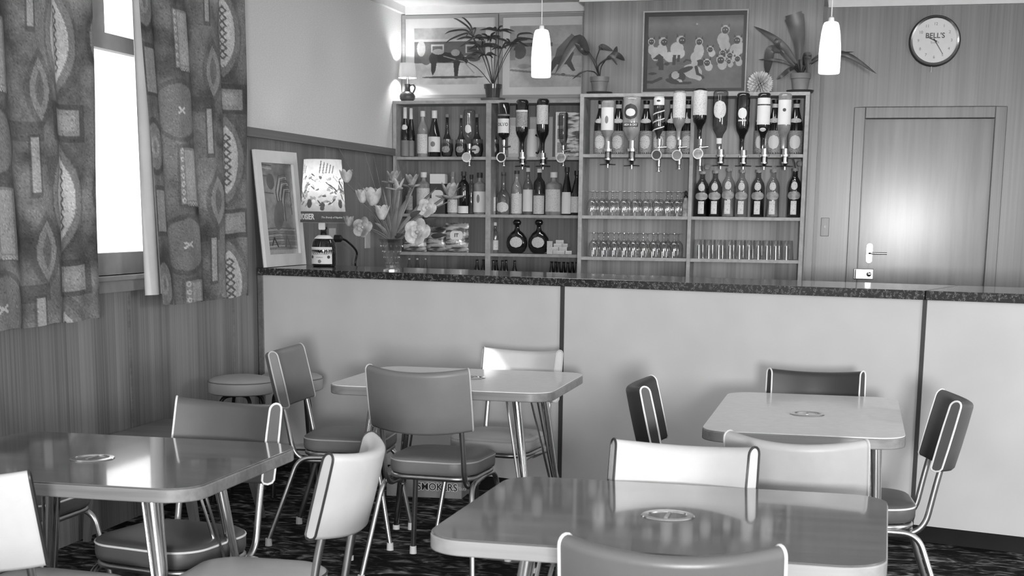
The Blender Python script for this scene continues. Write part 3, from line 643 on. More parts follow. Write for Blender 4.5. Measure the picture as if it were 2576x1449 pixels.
# right unit, big bottles in the top row
for i, (px, wh) in enumerate(((1513, 'leftmost, behind the hanging violin-label bottle'), (1557, 'between the first two hanging bottles'), (1627, 'between the wide and the swirl-striped hanging bottles'), (1661, 'directly behind the swirl-striped hanging bottle'), (1694, 'left of the fourth hanging bottle'), (1733, 'last before the middle divider'))):
    B(px, 254, ZS[0], 34, YRr+.02, 'beer', 'bottle_dark', 'large dark beer bottle, top right shelf, '+wh, [(.0+.01, .44, 85, 'paper_mid'), (.1, .36, 45, 'paper', 1), (.58, .67, 60, 'paper', 1), (.86, .93, 80, 'white')], (.95, 'black'))
for px, wh in ((1919, 'leftmost of the three at the right end'), (1951, 'middle of the three at the right end'), (2005, 'far right end beside the side board')):
    B(px, 252, ZS[0], 36, YRr+.02, 'beer', 'bottle_dark', 'large dark beer bottle, top right shelf, '+wh, [(.01, .44, 85, 'paper_mid'), (.1, .36, 45, 'white', 1), (.58, .67, 60, 'paper', 1), (.86, .93, 80, 'white')], (.95, 'black'))
# cordial bottles, right unit
def pourer(t, Hh, R):
    MB().tube([(0, 0, Hh), (-.004, -.01, Hh+.03), (-.016, -.03, Hh+.062)], .0035, 8).build('pourer_spout', M['chrome'], t)
    MB().ball((.028, -.005, Hh+.03), .019, .008, .019).build('pourer_disc', M['petal_mid'], t)
for i, (px, top, mt, fl, wh) in enumerate(((1768, 432, 'glass_dim', (.64, 'liquid'), 'dark-filled cordial bottle with metal pourer, leftmost in the cordial row'),
        (1800.6, 430, 'glass_dim', (.47, 'liquid'), 'half-full dark cordial bottle, second in the cordial row'),
        (1834.4, 424, 'glass', (.5, 'bottle_pale'), 'pale cordial bottle with a slanted oval label, third in the cordial row'),
        (1868, 428, 'glass', None, 'empty clear cordial bottle in the middle of the row'),
        (1909, 428, 'glass_dim', (.6, 'liquid'), 'cordial bottle with dark contents and bright label, fifth in the row'),
        (1946.7, 427, 'glass', (.5, 'bottle_pale'), 'pale cordial bottle standing before the gap in the row'),
        (2001, 424, 'bottle_dark', None, 'full dark cordial bottle with metal pourer, alone at the right end'))):
    t = B(px, top, ZS[1], 34, YRr-.02, 'cordial', mt, wh, [(.36, .54, 62, 'petal_mid', 1), (.56, .74, 28, 'paper', 1), (.06, .34, 24, 'paper')], (.945, 'petal_mid'), fill=fl)
    if i in (0, 6): pourer(t, aty(px, top, YRr-.02).z-ZS[1], .04)

# ------------------------------------------------------------------ hanging bottles in optic measures
def hang(px, top, sh, end, wpx, y, shape, mat, label, labs=(), fill=None):
    P = aty(px, top, y); zt = P.z; ze = aty(px, end, y).z; Hh = zt-ze; R = msz(wpx, P)/2
    t = thing('hanging_bottle', label, 'bottle', (P.x, y, ze), 0)
    MB().lathe([(r*R, Hh*(1-z)) for r, z in SH[shape]], 22).build('glass_body', M[mat], t, ang=60)
    if fill: MB().lathe([(r*R*.93, Hh*(1-z)-.002) for r, z in SH[shape] if z > fill[0]]+[(R*.3, .004), (0, .004)] if 0 else [(0, Hh*(1-fill[0]))]+[(r*R*.93, min(Hh*(1-z), Hh*(1-fill[0]))) for r, z in SH[shape] if z >= fill[0]-.5 and r > 0 and z > .5], 20).build('liquid', M[fill[1]], t, ang=60)
    for li, L in enumerate(labs):      # py0, py1, half, mat
        z1 = aty(px, L[0], y).z-ze; z0 = aty(px, L[1], y).z-ze
        patch(MB(), R*1.012, z0, z1, L[2], oval=len(L) > 4, rf=(lambda z, f_=rad_fn(shape, R, Hh, True), e_=li*.0006: f_(z)+e_)).build('label', M[L[3]], t)
    return t, R, ze
def optic(px, top, bot, y, style, label, disc=390, dm='black'):
    zt = aty(px, top, y).z; zb = aty(px, bot, y).z; H = zt-zb; x = aty(px, top, y).x
    t = thing('optic_measure', label, 'optic measure', (x, y, zb), 0)
    yb_ = (9.952 if y > 9.6 else 9.502)-y
    if style == 'plunger':
        MB().lathe([(0, H), (.02, H), (.021, H*.74), (.032, H*.72), (.032, H*.62), (.022, H*.60), (0, H*.60)], 18).build('collar', M['chrome'], t)
        MB().lathe([(0, H*.6), (.021, H*.6), (.021, H*.34), (0, H*.34)], 18).build('measure_chamber', M['glass_dim'], t)
        MB().lathe([(0, H*.36), (.024, H*.36), (.024, H*.30), (.017, H*.26), (.013, H*.16), (.007, H*.14), (.007, 0), (0, 0)], 16).build('nozzle', M['chrome'], t)
        MB().tube([(-.05, -.004, .02), (-.02, .01, .022), (.02, .01, .022), (.05, -.004, .02)], .0035, 8).build('push_bar', M['black'], t)
        zz = H*.5
    else:
        MB().lathe([(0, H), (.014, H), (.014, H*.8), (.009, H*.78), (.009, H*.3), (0, H*.3)], 14).build('collar', M['chrome'], t)
        MB().tube([(-.006, -.012, H*.72), (.05, -.014, H*.74)], .0055, 8).build('tap_lever', M['chrome'], t)
        zd = aty(px, disc, y).z-zb
        o = MB().lathe([(.027, 0), (.034, 0), (.034, .012), (.027, .012), (.027, 0)], 24).build('dial_ring', M['chrome'], t); o.rotation_euler = (pi/2, 0, 0); o.location = (-.012, -.018, zd)
        o = MB().lathe([(0, 0), (.027, 0), (.027, .008), (0, .008)], 24).build('dial_face', M[dm], t); o.rotation_euler = (pi/2, 0, 0); o.location = (-.012, -.018, zd)
        MB().lathe([(0, H*.4), (.012, H*.36), (.012, H*.14), (.005, H*.12), (.005, 0), (.018, 0), (.018, -.004), (0, -.004)], 12).build('nozzle', M['chrome_dull'], t)
        zz = H*.5
    MB().box(-.009, .009, 0, yb_, zz-.02, zz+.02).build('bracket', M['chrome_dull'], t, smooth=False)
    return t
YH, YG = 9.86, 9.41
HB = [ # px, top, shoulder, end, nozzle, w, y, shape, mat, style, desc, labs, fill, (dial)
 (1181, 276, 340, 362, 416, 29, YH, 'inv_fat', 'glass', 'dial', 'clear upturned bottle with a white shield label, hanging alone in the left half', [(314, 336, 32, 'white', 1)], None, 396, 'carton'),
 (1268, 259, 345, 352, 416, 30, YH, 'inv_square', 'bottle_dark', 'dial', 'dark upturned bottle with slanted lettering on white label, first right of the left divider', [(299, 335, 70, 'white'), (288, 292, 80, 'mid')], None, 396, 'black'),
 (1314.6, 251, 326, 383, 426, 32, YH, 'inv_long', 'bottle_dark', 'plunger', 'dark upturned bottle with a grey picture label, second right of the left unit divider', [(277, 320, 65, 'paper_mid'), (278, 282, 65, 'white')], None, 0, ''),
 (1366.5, 249, 320, 385, 426, 32, YH, 'inv_long', 'bottle_dark', 'plunger', 'dark upturned bottle with a tall pale label, third right of the left unit divider', [(265, 313, 65, 'paper')], None, 0, ''),
 (1418, 284, 350, 366, 416, 24, YH, 'inv_fat', 'glass_dim', 'dial', 'slim clear upturned bottle in front of the silver-wrapped carton', [], None, 397, 'petal_mid'),
 (1530, 253, 342, 356, 422, 34, YG, 'inv_spirit', 'bottle_pale', 'plunger', 'pale upturned bottle with a violin on its white label, leftmost over the right unit', [(271, 328, 62, 'white'), (292, 312, 14, 'mid', 1)], None, 0, ''),
 (1590.5, 243, 336, 354, 425, 46, YG, 'inv_fat', 'bottle_pale', 'plunger', 'wide upturned gin bottle with a round dark emblem and lettered band', [(262, 302, 46, 'dark', 1), (274, 294, 30, 'white', 1), (310, 320, 52, 'dark')], None, 0, ''),
 (1659, 242, 330, 350, 430, 27, YG, 'inv_spirit', 'glass_dim', 'dial', 'upturned bottle with pale swirling stripes, third over the right unit', [(243, 265, 75, 'white'), (252, 257, 20, 'black', 1)], (.5, 'bottle_mid'), 390, 'dark'),
 (1710.4, 229, 302, 352, 424, 32, YG, 'inv_long', 'bottle_pale', 'dial', 'upturned bottle with a full white label and round ring dial, fourth over the right unit', [(235, 297, 75, 'paper')], None, 391, 'mid'),
 (1763, 223, 300, 350, 428, 35, YG, 'inv_long', 'bottle_dark', 'dial', 'tallest upturned bottle, dark below a white label, in front of the middle divider', [(229, 290, 78, 'paper')], None, 387, 'petal_mid'),
 (1814, 228, 322, 376, 425, 38, YG, 'inv_long', 'glass_dim', 'plunger', 'clear upturned bottle with an arched pale label, first right of the middle divider', [(254, 300, 52, 'paper', 1), (348, 362, 60, 'white')], (.62, 'bottle_pale'), 0, ''),
 (1871, 234, 320, 378, 426, 34, YG, 'inv_long', 'bottle_dark', 'plunger', 'dark upturned bottle with a small pear-shaped white label', [(272, 300, 38, 'white', 1), (302, 306, 34, 'paper')], None, 0, ''),
 (1923.5, 234, 320, 374, 427, 33, YG, 'inv_long', 'bottle_dark', 'plunger', 'upturned whisky bottle with a long white label, second from the right end', [(247, 263, 70, 'white'), (266, 314, 70, 'white'), (322, 332, 30, 'paper', 1)], None, 0, ''),
 (1976, 235, 318, 374, 427, 34, YG, 'inv_long', 'bottle_pale', 'plunger', 'pale upturned bottle with crests on its long white label, rightmost of all', [(252, 314, 66, 'white'), (273, 282, 14, 'dark', 1)], None, 0, ''),
]
for h in HB:
    t, R, ze = hang(h[0], h[1], h[2], h[3], h[5], h[6], h[7], h[8], h[10], h[11], h[12])
    optic(h[0], h[3], h[4], h[6], h[9], 'chrome optic measure under the '+h[10].replace('upturned ', '').split(',')[0], h[13] or 390, h[14] or 'black')
    if h[0] == 1590.5:
        text_obj('lettering', 'HIGH & DRY', .020, M['white'], t, (0, 0, aty(1590, 315, YG).z-ze), radius=R*1.03, bold=.02, sx=.85)
    if h[0] == 1268:
        o = text_obj('lettering', 'OLTO', .030, M['dark'], t, (0, 0, aty(1268, 314, YH).z-ze), radius=R*1.03, bold=.02)
    if h[0] == 1659:
        for s in (0, 1, 2):
            m = MB(); pts = []
            for k in range(13):
                a = math.radians(-80+160*k/12); pts.append((R*1.03*sin(a), -R*1.03*cos(a), .05+.05*s+.028*k/12))
            m.tube(pts, .004, 6).build('swirl_stripe', M['white'], t)

# ------------------------------------------------------------------ glasses (one stemmed glass and one tumbler, copied)
def glass_proto(name, label, cat, prof, group):
    t = tag(MB().lathe(prof, 20).build(name, M['crystal'], ang=70), label, cat, group); return t
GH = .158
stem_prof = [(.031, 0), (.033, .03), (.034, .06), (.030, .085), (.016, .105), (.006, .112), (.0045, .13), (.0045, .148), (.012, .153), (.029, .156), (.029, .158), (0, .158)]
stem_prof = stem_prof+[]
tumb_prof = [(.034, 0), (.031, .04), (.028, .08), (.026, .118), (.025, .122), (0, .122)]
low_prof = [(.033, 0), (.034, .05), (.030, .10), (.026, .128), (0, .128)]
sg = glass_proto('stemmed_glass', 'x', 'glass', stem_prof, 'x'); tg = glass_proto('tumbler', 'x', 'glass', tumb_prof, 'x'); lg = glass_proto('low_glass', 'x', 'glass', low_prof, 'x')
used = set()
def putglass(p, x, y, z, label, group):
    if p.name in used: o = p.copy(); link(o)
    else: o = p; used.add(p.name)
    o.location = (x, y, z+.0005); o['label'] = label; o['group'] = group; o.rotation_euler = (0, 0, random.uniform(0, 6)); return o
for row, (pxs, py, z, p, nmz) in enumerate((
    ([1489, 1514, 1540, 1569, 1597, 1624, 1651, 1678, 1703], 544, ZS[1], sg, 'upturned stemmed glass on the upper glass shelf, left bay of the right unit'),
    ([1493, 1518, 1544, 1569, 1592, 1617, 1643, 1669, 1695, 1720], 649, ZS[2], sg, 'upturned stemmed glass on the lower glass shelf, left bay of the right unit'),
    ([1754, 1779, 1804, 1832, 1856, 1880, 1903, 1925, 1947, 1974, 1998], 658, ZS[2], tg, 'upturned tumbler on the lower shelf, right bay of the right unit'),
    ([1489, 1514, 1540, 1567, 1594, 1621, 1648, 1675, 1702], 712, .885, lg, 'upturned low glass on the bottom shelf, left bay, mostly behind the countertop'),
    ([1756, 1782, 1808, 1834, 1860, 1886, 1912, 1938, 1964, 1988], 715, .885, lg, 'upturned low glass on the bottom shelf, right bay, mostly behind the countertop'))):
    for yy, wh in ((9.55, 'front row'), (9.62, 'second row')):
        for px in pxs:
            x = ux(px, py, 9.55)+(.018 if yy > 9.6 else 0)
            if not (-1.785+.034 < x < -1.09-.034 or -1.066+.034 < x < -.371-.034): continue
            putglass(p, x, yy, z, nmz+', '+wh, nmz.split(' on the ')[0].replace('upturned ', 'upturned ')+' '+wh+' '+str(['upper', 'lower left', 'lower right', 'bottom left', 'bottom right'][row]))
P = aty(1724, 545, 9.56)
t = thing('sauce_bottle', 'small pale conical bottle with a dark stopper beside the upper row of stemmed glasses', 'bottle', (P.x, 9.56, ZS[1]+.0005))
MB().lathe([(0, 0), (.021, 0), (.022, .02), (.019, .08), (.011, .115), (.009, .12), (0, .12)], 16).build('glass_body', M['petal_mid'], t)
MB().lathe([(0, .12), (.014, .12), (.014, .128), (.007, .135), (.01, .148), (.004, .165), (0, .165)], 14).build('stopper', M['black'], t)

# ------------------------------------------------------------------ boxes, jug, packets on the left unit
def boxat(name, label, cat, px0, px1, top, zb, y, depth, mat, group=None, extra=None):
    a = aty(px0, top, y); b = aty(px1, top, y); x = (a.x+b.x)/2; hw = (b.x-a.x)/2; H = a.z-zb
    t = thing(name, label, cat, (x, y, zb+.0005), 0, group)
    MB().box(-hw, hw, 0, depth, 0, H).build('carton_body', M[mat], t, smooth=False, bev=.0015)
    return t, hw, H
t, hw, H = boxat('bottle_carton', 'small white carton standing behind the dark hanging bottles', 'box', 1278, 1306, 296, ZS[0], 10.05, .07, 'carton')
MB().box(-hw*.8, hw*.8, -.001, 0, H*.1, H*.8).build('label', M['paper'], t, smooth=False)
t, hw, H = boxat('display_board', 'flat pale cardboard display board behind the white jug', 'card', 1333, 1391, 294, ZS[0], 10.14, .012, 'carton')
t, hw, H = boxat('gift_box', 'pale gift box with printed panels at the right of the top left shelf', 'box', 1398, 1423, 282, ZS[0], 10.02, .08, 'white')
for k in range(3): MB().box(-hw*.6, hw*.6, -.001, 0, H*(.1+.3*k), H*(.33+.3*k)).build('printed_panel', M['paper_mid'], t, smooth=False)
t, hw, H = boxat('wrapped_carton', 'shiny silver-wrapped carton at the right end of the top left shelf', 'box', 1427, 1458, 283, ZS[0], 10.03, .08, 'foil')
t, hw, H = boxat('liquor_box', 'dark box with a white top band and pale arched label, second left shelf', 'box', 1082, 1119, 438, ZS[1], 10.03, .08, 'dark')
MB().box(-hw-.001, hw+.001, -.001, .081, H*.76, H+.0005).build('white_lid', M['white'], t, smooth=False)
o = MB().prism(rrect(hw*.8, H*.20, .03), 0, .001).build('label', M['white'], t); o.rotation_euler = (pi/2, 0, 0); o.location = (0, -.0005, H*.40)
x = ux(1339, 397, 10.04)
t = thing('jug', 'white jug with a dark curved handle on the top left shelf behind the hanging bottles', 'jug', (x, 10.03, ZS[0]+.0005))
MB().lathe([(0, 0), (.036, 0), (.04, .02), (.038, .12), (.03, .16), (.033, .19), (.028, .188), (.026, .16), (0, .15)], 20).build('jug_body', M['white'], t)
MB().tube(spline([(.03, -.025, .15), (.06, -.035, .13), (.066, -.035, .08), (.05, -.03, .03), (.034, -.02, .03)]), .007, 8).build('handle', M['black'], t)
def packet(label, px0, px1, py0, py1, y, rz, mat='foil', sk=0):
    a = aty(px0, py1, y); b = aty(px1, py0, y); w_ = (b.x-a.x)/2; h = b.z-ZS[2]; m = MB(); nx, nz = 14, 12; vs = []; fs = []
    for side in (-1, 1):
        for j in range(nz+1):
            for i in range(nx+1):
                u, v = i/nx*2-1, j/nz*2-1; th = .028*(1-abs(u)**3)*(1-abs(v)**4)+.0008+.003*sin(i*2.1+j*1.7)*(1-abs(u))
                vs.append((u*w_*(1+.03*sin(j*1.9)), side*th, (v+1)/2*h+.004*sin(i*2.7)*(v > .9)))
    n1 = (nx+1)*(nz+1)
    for s in (0, 1):
        for j in range(nz):
            for i in range(nx):
                q = (j*(nx+1)+i, j*(nx+1)+i+1, (j+1)*(nx+1)+i+1, (j+1)*(nx+1)+i); q = tuple(s*n1+k for k in q); fs.append(q if s == 0 else q[::-1])
    t = thing('snack_packet', label, 'packet', ((a.x+b.x)/2, y, ZS[2]+.001), rz)
    o = m.add(vs, fs).build('foil_bag', M[mat], t); o.rotation_euler = (sk, 0, 0)
    return t
packet('crinkled striped snack packet lying leftmost behind the flowers', 1016, 1072, 590, 632, 10.06, .1)
packet('crinkled snack packet in the middle of the third left shelf', 1070, 1126, 572, 632, 10.09, -.15, 'foil')
t = packet('upright striped snack packet with lettering, rightmost of the three packets', 1122, 1178, 562, 634, 10.03, .12)
o = MB().prism(rrect(.045, .03, .02), 0, .002).build('label', M['white'], t); o.rotation_euler = (pi/2, 0, 0); o.location = (0, -.03, .12)
text_obj('lettering', 'IT', .035, M['dark'], t, (0, -.034, .12), bold=.03)
# cigarette packs
for i, (px, lv, rz, wh) in enumerate(((1384, 0, 0, 'upright beside the round flask'), (1398, 0, .1, 'bottom layer left'), (1412, 0, -.1, 'bottom layer middle'), (1428, 0, .15, 'bottom layer right'),
                                 (1396, 1, -.08, 'second layer left'), (1416, 1, .06, 'second layer right'), (1404, 2, .1, 'third layer left'), (1418, 2, -.1, 'third layer right'), (1409, 3, .05, 'top of the pile'))):
    x = ux(px, 640, 10.02); up = i == 0
    t = thing('cigarette_pack', 'small pale cigarette pack on the third left shelf, '+wh, 'pack', (x, 10.0+.02*(i % 2), ZS[2]+.0008+lv*.0245), rz, 'cigarette packs on the third shelf')
    if up: MB().box(-.02, .02, 0, .028, 0, .09).build('pack_body', M['paper'], t, smooth=False)
    else: MB().box(-.028, .028, 0, .08, 0, .024).build('pack_body', M['paper'], t, smooth=False); MB().box(-.0282, .0282, -.0005, 0, .015, .0242).build('lid', M['white'], t, smooth=False)
# little bottles and trays on the bottom shelf
ZB = .955
for px0, px1, wh in ((1010, 1062, 'leftmost, under the flower vase'), (1068, 1112, 'second from the left'), (1122, 1170, 'third from the left'), (1192, 1222, 'left of the divider'), (1239, 1254, 'just right of the divider'), (1262, 1310, 'middle of the right half'), (1333, 1368, 'short empty one'), (1376, 1456, 'longest, at the right end')):
    t, hw, H = boxat('carton_tray', 'low open pale cardboard tray on the bottom left shelf, '+wh, 'tray', px0, px1, 686 if px0 > 1180 else 678, ZB, 9.965, .13, 'carton')
    o = t.children[0]; me = o.data
    bpy.data.objects.remove(o); m = MB(); e = .003
    m.box(-hw, hw, 0, e, 0, H).box(-hw, hw, .13-e, .13, 0, H).box(-hw, -hw+e, e, .13-e, 0, H).box(hw-e, hw, e, .13-e, 0, H).box(-hw+e, hw-e, e, .13-e, 0, e)
    m.build('tray_body', M['carton'], t, smooth=False)
def mini(px, top, mat, y, label, group):
    return B(px, top, ZB+.004, 12.5, y, 'mini', mat, label, [], (.93, 'mid' if mat != 'glass' else 'white'), group=group)
for px, wh in ((1030, 'left'), (1050, 'middle'), (1070.5, 'right')):
    mini(px, 650, 'glass', 10.02, 'small clear capped bottle in a tray on the bottom left shelf, '+wh+' of three', 'small clear bottles on the bottom shelf')
DB = [(1200, 653, 10.0), (1216, 653, 10.0), (1241, 654, 10.0), (1249, 654, 10.05), (1264, 655, 10.0), (1273, 654, 10.05), (1295, 655, 10.0), (1388, 658, 9.99), (1398, 658, 10.04), (1406.5, 659, 9.99), (1418, 659, 10.04), (1429, 660, 9.99), (1440, 659, 10.04), (1451, 660, 9.99)]
for px, top, y in DB:
    gname = 'pair left of the divider' if px < 1220 else 'cluster right of the divider' if px < 1300 else 'packed row at the right end'
    mini(px, top, 'bottle_dark', y, 'small dark capped bottle, bottom left shelf, in the '+gname, 'small dark bottles, '+gname)
# ================================================================== PICTURES
def frame_on(t, P00, P10, P01, P11, wd, th, mat, nrm, name='frame', inner=None):
    """frame moulding around a quad given clockwise from top left; local to t"""
    c = [Vector(p) for p in (P00, P10, P11, P01)]; nrm = Vector(nrm); m = MB(); cen = sum(c, Vector())/4
    ux_ = (c[1]-c[0]).normalized(); uz = (c[3]-c[0]).normalized()
    ins = [c[0]+ux_*wd+uz*wd, c[1]-ux_*wd+uz*wd, c[2]-ux_*wd-uz*wd, c[3]+ux_*wd-uz*wd]
    for i in range(4):
        j = (i+1) % 4; a, b, p, q = c[i], c[j], ins[j], ins[i]
        m.add([a, b, p, q]+[v+nrm*th for v in (a, b, p, q)], [(0, 1, 2, 3), (4, 7, 6, 5), (0, 4, 5, 1), (1, 5, 6, 2), (2, 6, 7, 3), (3, 7, 4, 0)])
    m.build(name, mat, t, smooth=False); return ins
# cats painting, hung on the wood-panelled projection
Q = [aty(*p, YP) for p in ((1622, 31), (1884, 24), (1614, 237), (1878, 233))]
x0 = (Q[0].x+Q[2].x)/2; x1 = (Q[1].x+Q[3].x)/2; z1 = (Q[0].z+Q[1].z)/2; z0 = max(2.21, (Q[2].z+Q[3].z)/2)
t = thing('framed_painting', 'framed painting of pale dark-faced cats and kittens on the wood panelling', 'picture', ((x0+x1)/2, YP-.005, z0)); hw = (x1-x0)/2; H = z1-z0
MB().box(-hw+.004, hw-.004, -.006, .004, .004, H-.004).build('backing', M['black'], t, smooth=False)
frame_on(t, (-hw, -.004, H), (hw, -.004, H), (-hw, -.004, 0), (hw, -.004, 0), .009, .032, M['edge_light'], (0, -1, 0), 'outer_frame')
ins = frame_on(t, (-hw+.009, -.004, H-.009), (hw-.009, -.004, H-.009), (-hw+.009, -.004, .009), (hw-.009, -.004, .009), .022, .012, M['black'], (0, -1, 0), 'dark_liner')
c = Canvas(210, 165, 740, 1800, 155, 985, .075).mottle(.25, 6, 2)
c.poly([(740, 985), (740, 760), (1000, 700), (1300, 730), (1800, 690), (1800, 985)], .10, .6)
W, K = .34, .018
def cat(cx, cy, s, body, face=1, lean=0):
    for dx, dy, rx, ry in body: c.ell(cx+dx, cy+dy, rx, ry, W)
    c.ell(cx, cy, 48*s, 52*s, W); c.ell(cx+lean, cy+6*s, 38*s, 40*s, K)
    for e in (-1, 1): c.poly([(cx+e*22*s, cy-34*s), (cx+e*52*s, cy-30*s), (cx+e*46*s, cy-78*s)], K)
    for e in (-1, 1): c.ell(cx+lean+e*14*s, cy, 5*s, 5*s, .5)
cat(780, 440, .8, [(0, 90, 35, 60)])
cat(910, 445, 1.0, [(-10, 110, 60, 90), (-80, 140, 50, 80)], lean=15)
c.poly([(870, 580), (920, 620), (925, 770), (870, 770), (860, 650), (800, 640)], K); c.ell(870, 700, 30, 26, K)
cat(1110, 430, 1.0, [(-40, 100, 75, 80), (-110, 190, 70, 60), (-10, 150, 60, 60)], lean=15)
c.poly([(1025, 600), (1065, 600), (1055, 715), (1020, 715)], K); c.poly([(1080, 600), (1110, 600), (1100, 680), (1070, 680)], K); c.ell(960, 700, 30, 18, K)
cat(1315, 450, .85, [(0, 110, 55, 90), (-30, 180, 60, 70)]); c.ell(1330, 690, 45, 35, K)
cat(1600, 320, 1.0, [(-20, 110, 65, 80), (0, 180, 60, 60)])
cat(1745, 440, .95, [(-20, 110, 70, 70), (10, 90, 60, 80)], lean=-12)
for x, y, s in ((1440, 540, .75), (1580, 580, .75), (1660, 610, .75), (1745, 650, .75), (1410, 690, .85), (1560, 660, 1.0), (1650, 680, .6)): cat(x, y, s, [(20, 60*s, 50*s, 55*s)])
c.ell(1270, 700, 36, 40, W, 0); c.ell(1250, 790, 110, 80, W, 20); c.ell(1080, 850, 95, 70, K); c.ell(1060, 830, 45, 45, W); c.ell(1100, 900, 40, 22, W); c.ell(1170, 770, 90, 30, K, -20); c.ell(1030, 900, 80, 30, K, 15); c.line([(1000, 880), (1100, 925), (1230, 920)], 14, K); c.line([(1290, 740), (1310, 820), (1370, 860)], 18, K); c.line([(1230, 830), (1330, 870)], 26, W)
c.line([(740, 905), (800, 910), (900, 865)], 16, K); c.line([(1150, 680), (1180, 655), (1220, 665)], 9, K); c.ell(800, 810, 50, 14, K); c.ell(1265, 258, 34, 16, .06, 10); c.ell(1285, 250, 12, 10, .3)
i0, i1, i2, i3 = ins; off = Vector((0, -.0065, 0))
flat_grid('painted_panel', i0*1+off*.4, i1+off*.4, i3+off*.4, i2+off*.4, c.a, M['painting'], t)

# two horse prints in the recess
def horse_picture(label, px0, px1, ptop, pbot, ipx, draw, base, seed):
    a = aty(px0, ptop, YB); b = aty(px1, pbot, YB); x0, x1, z1, z0 = a.x, b.x, a.z, b.z
    t = thing('framed_print', label, 'picture', ((x0+x1)/2, YB-.002, z0)); hw = (x1-x0)/2; H = z1-z0
    MB().box(-hw+.004, hw-.004, -.008, .0, .004, H-.004).build('mount', M['plaster'] if 0 else M['carton_l'], t, smooth=False)
    frame_on(t, (-hw, 0, H), (hw, 0, H), (-hw, 0, 0), (hw, 0, 0), .022, .026, M['edge_light'], (0, -1, 0), 'frame')
    p = aty(ipx[0], ipx[1], YB); q = aty(ipx[2], ipx[3], YB); c = Canvas(200, 165, 0, 100, 0, 100, base).mottle(.15, 5, seed); draw(c)
    cx = (x0+x1)/2
    flat_grid('print', (p.x-cx, -.0095, p.z-z0), (q.x-cx, -.0095, p.z-z0), (p.x-cx, -.0095, q.z-z0), (q.x-cx, -.0095, q.z-z0), c.a, M['painting'], t)
M['carton_l'] = plain('cream_mount_board', .60, .03, rough=.6)
def d1(c):
    c.rect(0, 0, 100, 23, .36); c.rect(0, 20, 100, 24, .52); c.rect(0, 24, 70, 62, .12); c.rect(70, 24, 100, 50, .12); c.rect(0, 62, 100, 100, .5); c.rect(70, 50, 100, 62, .42)
    c.ell(17, 45, 10, 20, .14); c.ell(10, 36, 6, 14, .42); c.rect(24, 29, 42, 43, .5); c.rect(26, 32, 40, 42, .12); c.rect(72, 30, 90, 45, .5); c.rect(74, 33, 88, 44, .1)
    c.ell(42, 52, 18, 9, .035); c.ell(27, 54, 6, 10, .05); c.poly([(54, 46), (66, 42), (68, 50), (62, 72), (58, 72)], .035); c.poly([(24, 60), (32, 60), (30, 76), (26, 84), (24, 76)], .045)
    c.poly([(55, 58), (64, 58), (61, 90), (57, 90)], .035); c.ell(58, 44, 6, 6, .3); c.ell(34, 42, 8, 5, .4); c.poly([(66, 44), (76, 58), (74, 64), (66, 56)], .05); c.line([(42, 50), (70, 60), (84, 80)], .8, .3)
    c.ell(55, 87, 44, 2.2, .1); c.ell(84, 54, 9, 6, .1)
def d2(c):
    c.rect(0, 0, 100, 50, .34); c.rect(0, 30, 100, 50, .30); c.rect(0, 28, 60, 34, .12); c.rect(0, 50, 100, 68, .40); c.rect(0, 68, 100, 100, .46); c.ell(14, 42, 9, 12, .10); c.rect(0, 40, 8, 56, .28)
    c.poly([(66, 38), (86, 14), (92, 20), (88, 46), (84, 56), (70, 60), (60, 66)], .085); c.poly([(62, 52), (90, 44), (86, 58), (92, 74), (88, 75), (80, 64), (66, 64), (58, 78), (54, 80), (56, 66)], .05)
    c.ell(84, 33, 2, 3.4, .4, 30); c.ell(20, 66, 9, 4, .3); c.line([(2, 72), (100, 84)], 1.6, .2); c.ell(75, 80, 3, 2.5, .12); c.line([(30, 66), (46, 76)], 1.6, .3)
horse_picture('framed print of a standing horse before stables, left of the two horse prints', 1014, 1254, 41, 246, (1043, 72, 1222, 212), d1, .5, 1)
horse_picture('framed print of a rearing dark horse, right of the two over the shelf unit', 1259, 1471, 37, 246, (1284, 66, 1462, 218), d2, .4, 2)

# picture leaning on the countertop against the left wall
zc = 1.1202
b0 = atx(662, 670, LX+.05); b1 = atx(762, 660.5, LX+.05); t0 = atx(632, 376, LX+.006); t1 = atx(737, 385, LX+.006)
b0.z = zc+.001; b1.z = zc+.001; base = Vector((LX+.05, (b0.y+b1.y)/2, zc))
t = thing('leaning_picture', 'tall white-framed abstract plant print leaning on the countertop against the left wall', 'picture', base)
c4 = [p-base for p in (t0, t1, b0, b1)]; nrm = (c4[1]-c4[0]).cross(c4[2]-c4[0]).normalized(); nrm = nrm if nrm.x > 0 else -nrm
ins = frame_on(t, c4[0], c4[1], c4[2], c4[3], .068, .022, M['white_trim'], nrm)
m = MB(); e = nrm*.004; m.add([c4[0], c4[1], c4[3], c4[2]]+[v+e for v in (c4[0], c4[1], c4[3], c4[2])], [(0, 1, 2, 3), (4, 7, 6, 5), (0, 4, 5, 1), (1, 5, 6, 2), (2, 6, 7, 3), (3, 7, 4, 0)]); m.build('backing', M['mid'], t, smooth=False)
c = Canvas(120, 260, 0, 100, 0, 300, .26).mottle(.5, 4, 9)
for y, v, k in ((4, .08, 2), (14, .4, 3), (40, .12, 3), (95, .12, 2)): c.line([(0, y), (35, y+4)], k, v)
for k in range(7): c.line([(50+k*3, 190), (44+k*4, 90+k*6), (56+k*3, 40+k*9), (76+k*2, 34+k*10), (90, 120+k*8)], 1.2, .08 if k % 2 == 0 else .5)
for k in range(12): c.line([(5, 215+k*6), (40+5*(k % 3), 212+k*6), (95, 216+k*6)], 1.1, (.1, .5, .16)[k % 3])
c.ell(48, 170, 16, 50, .18, 8); c.ell(30, 60, 12, 26, .12); c.line([(18, 270), (26, 245), (36, 275)], 2, .06); c.line([(60, 275), (66, 240), (76, 275)], 2, .06); c.poly([(50, 230), (95, 222), (95, 275), (60, 278)], .2, .6); c.rect(0, 285, 100, 300, .45)
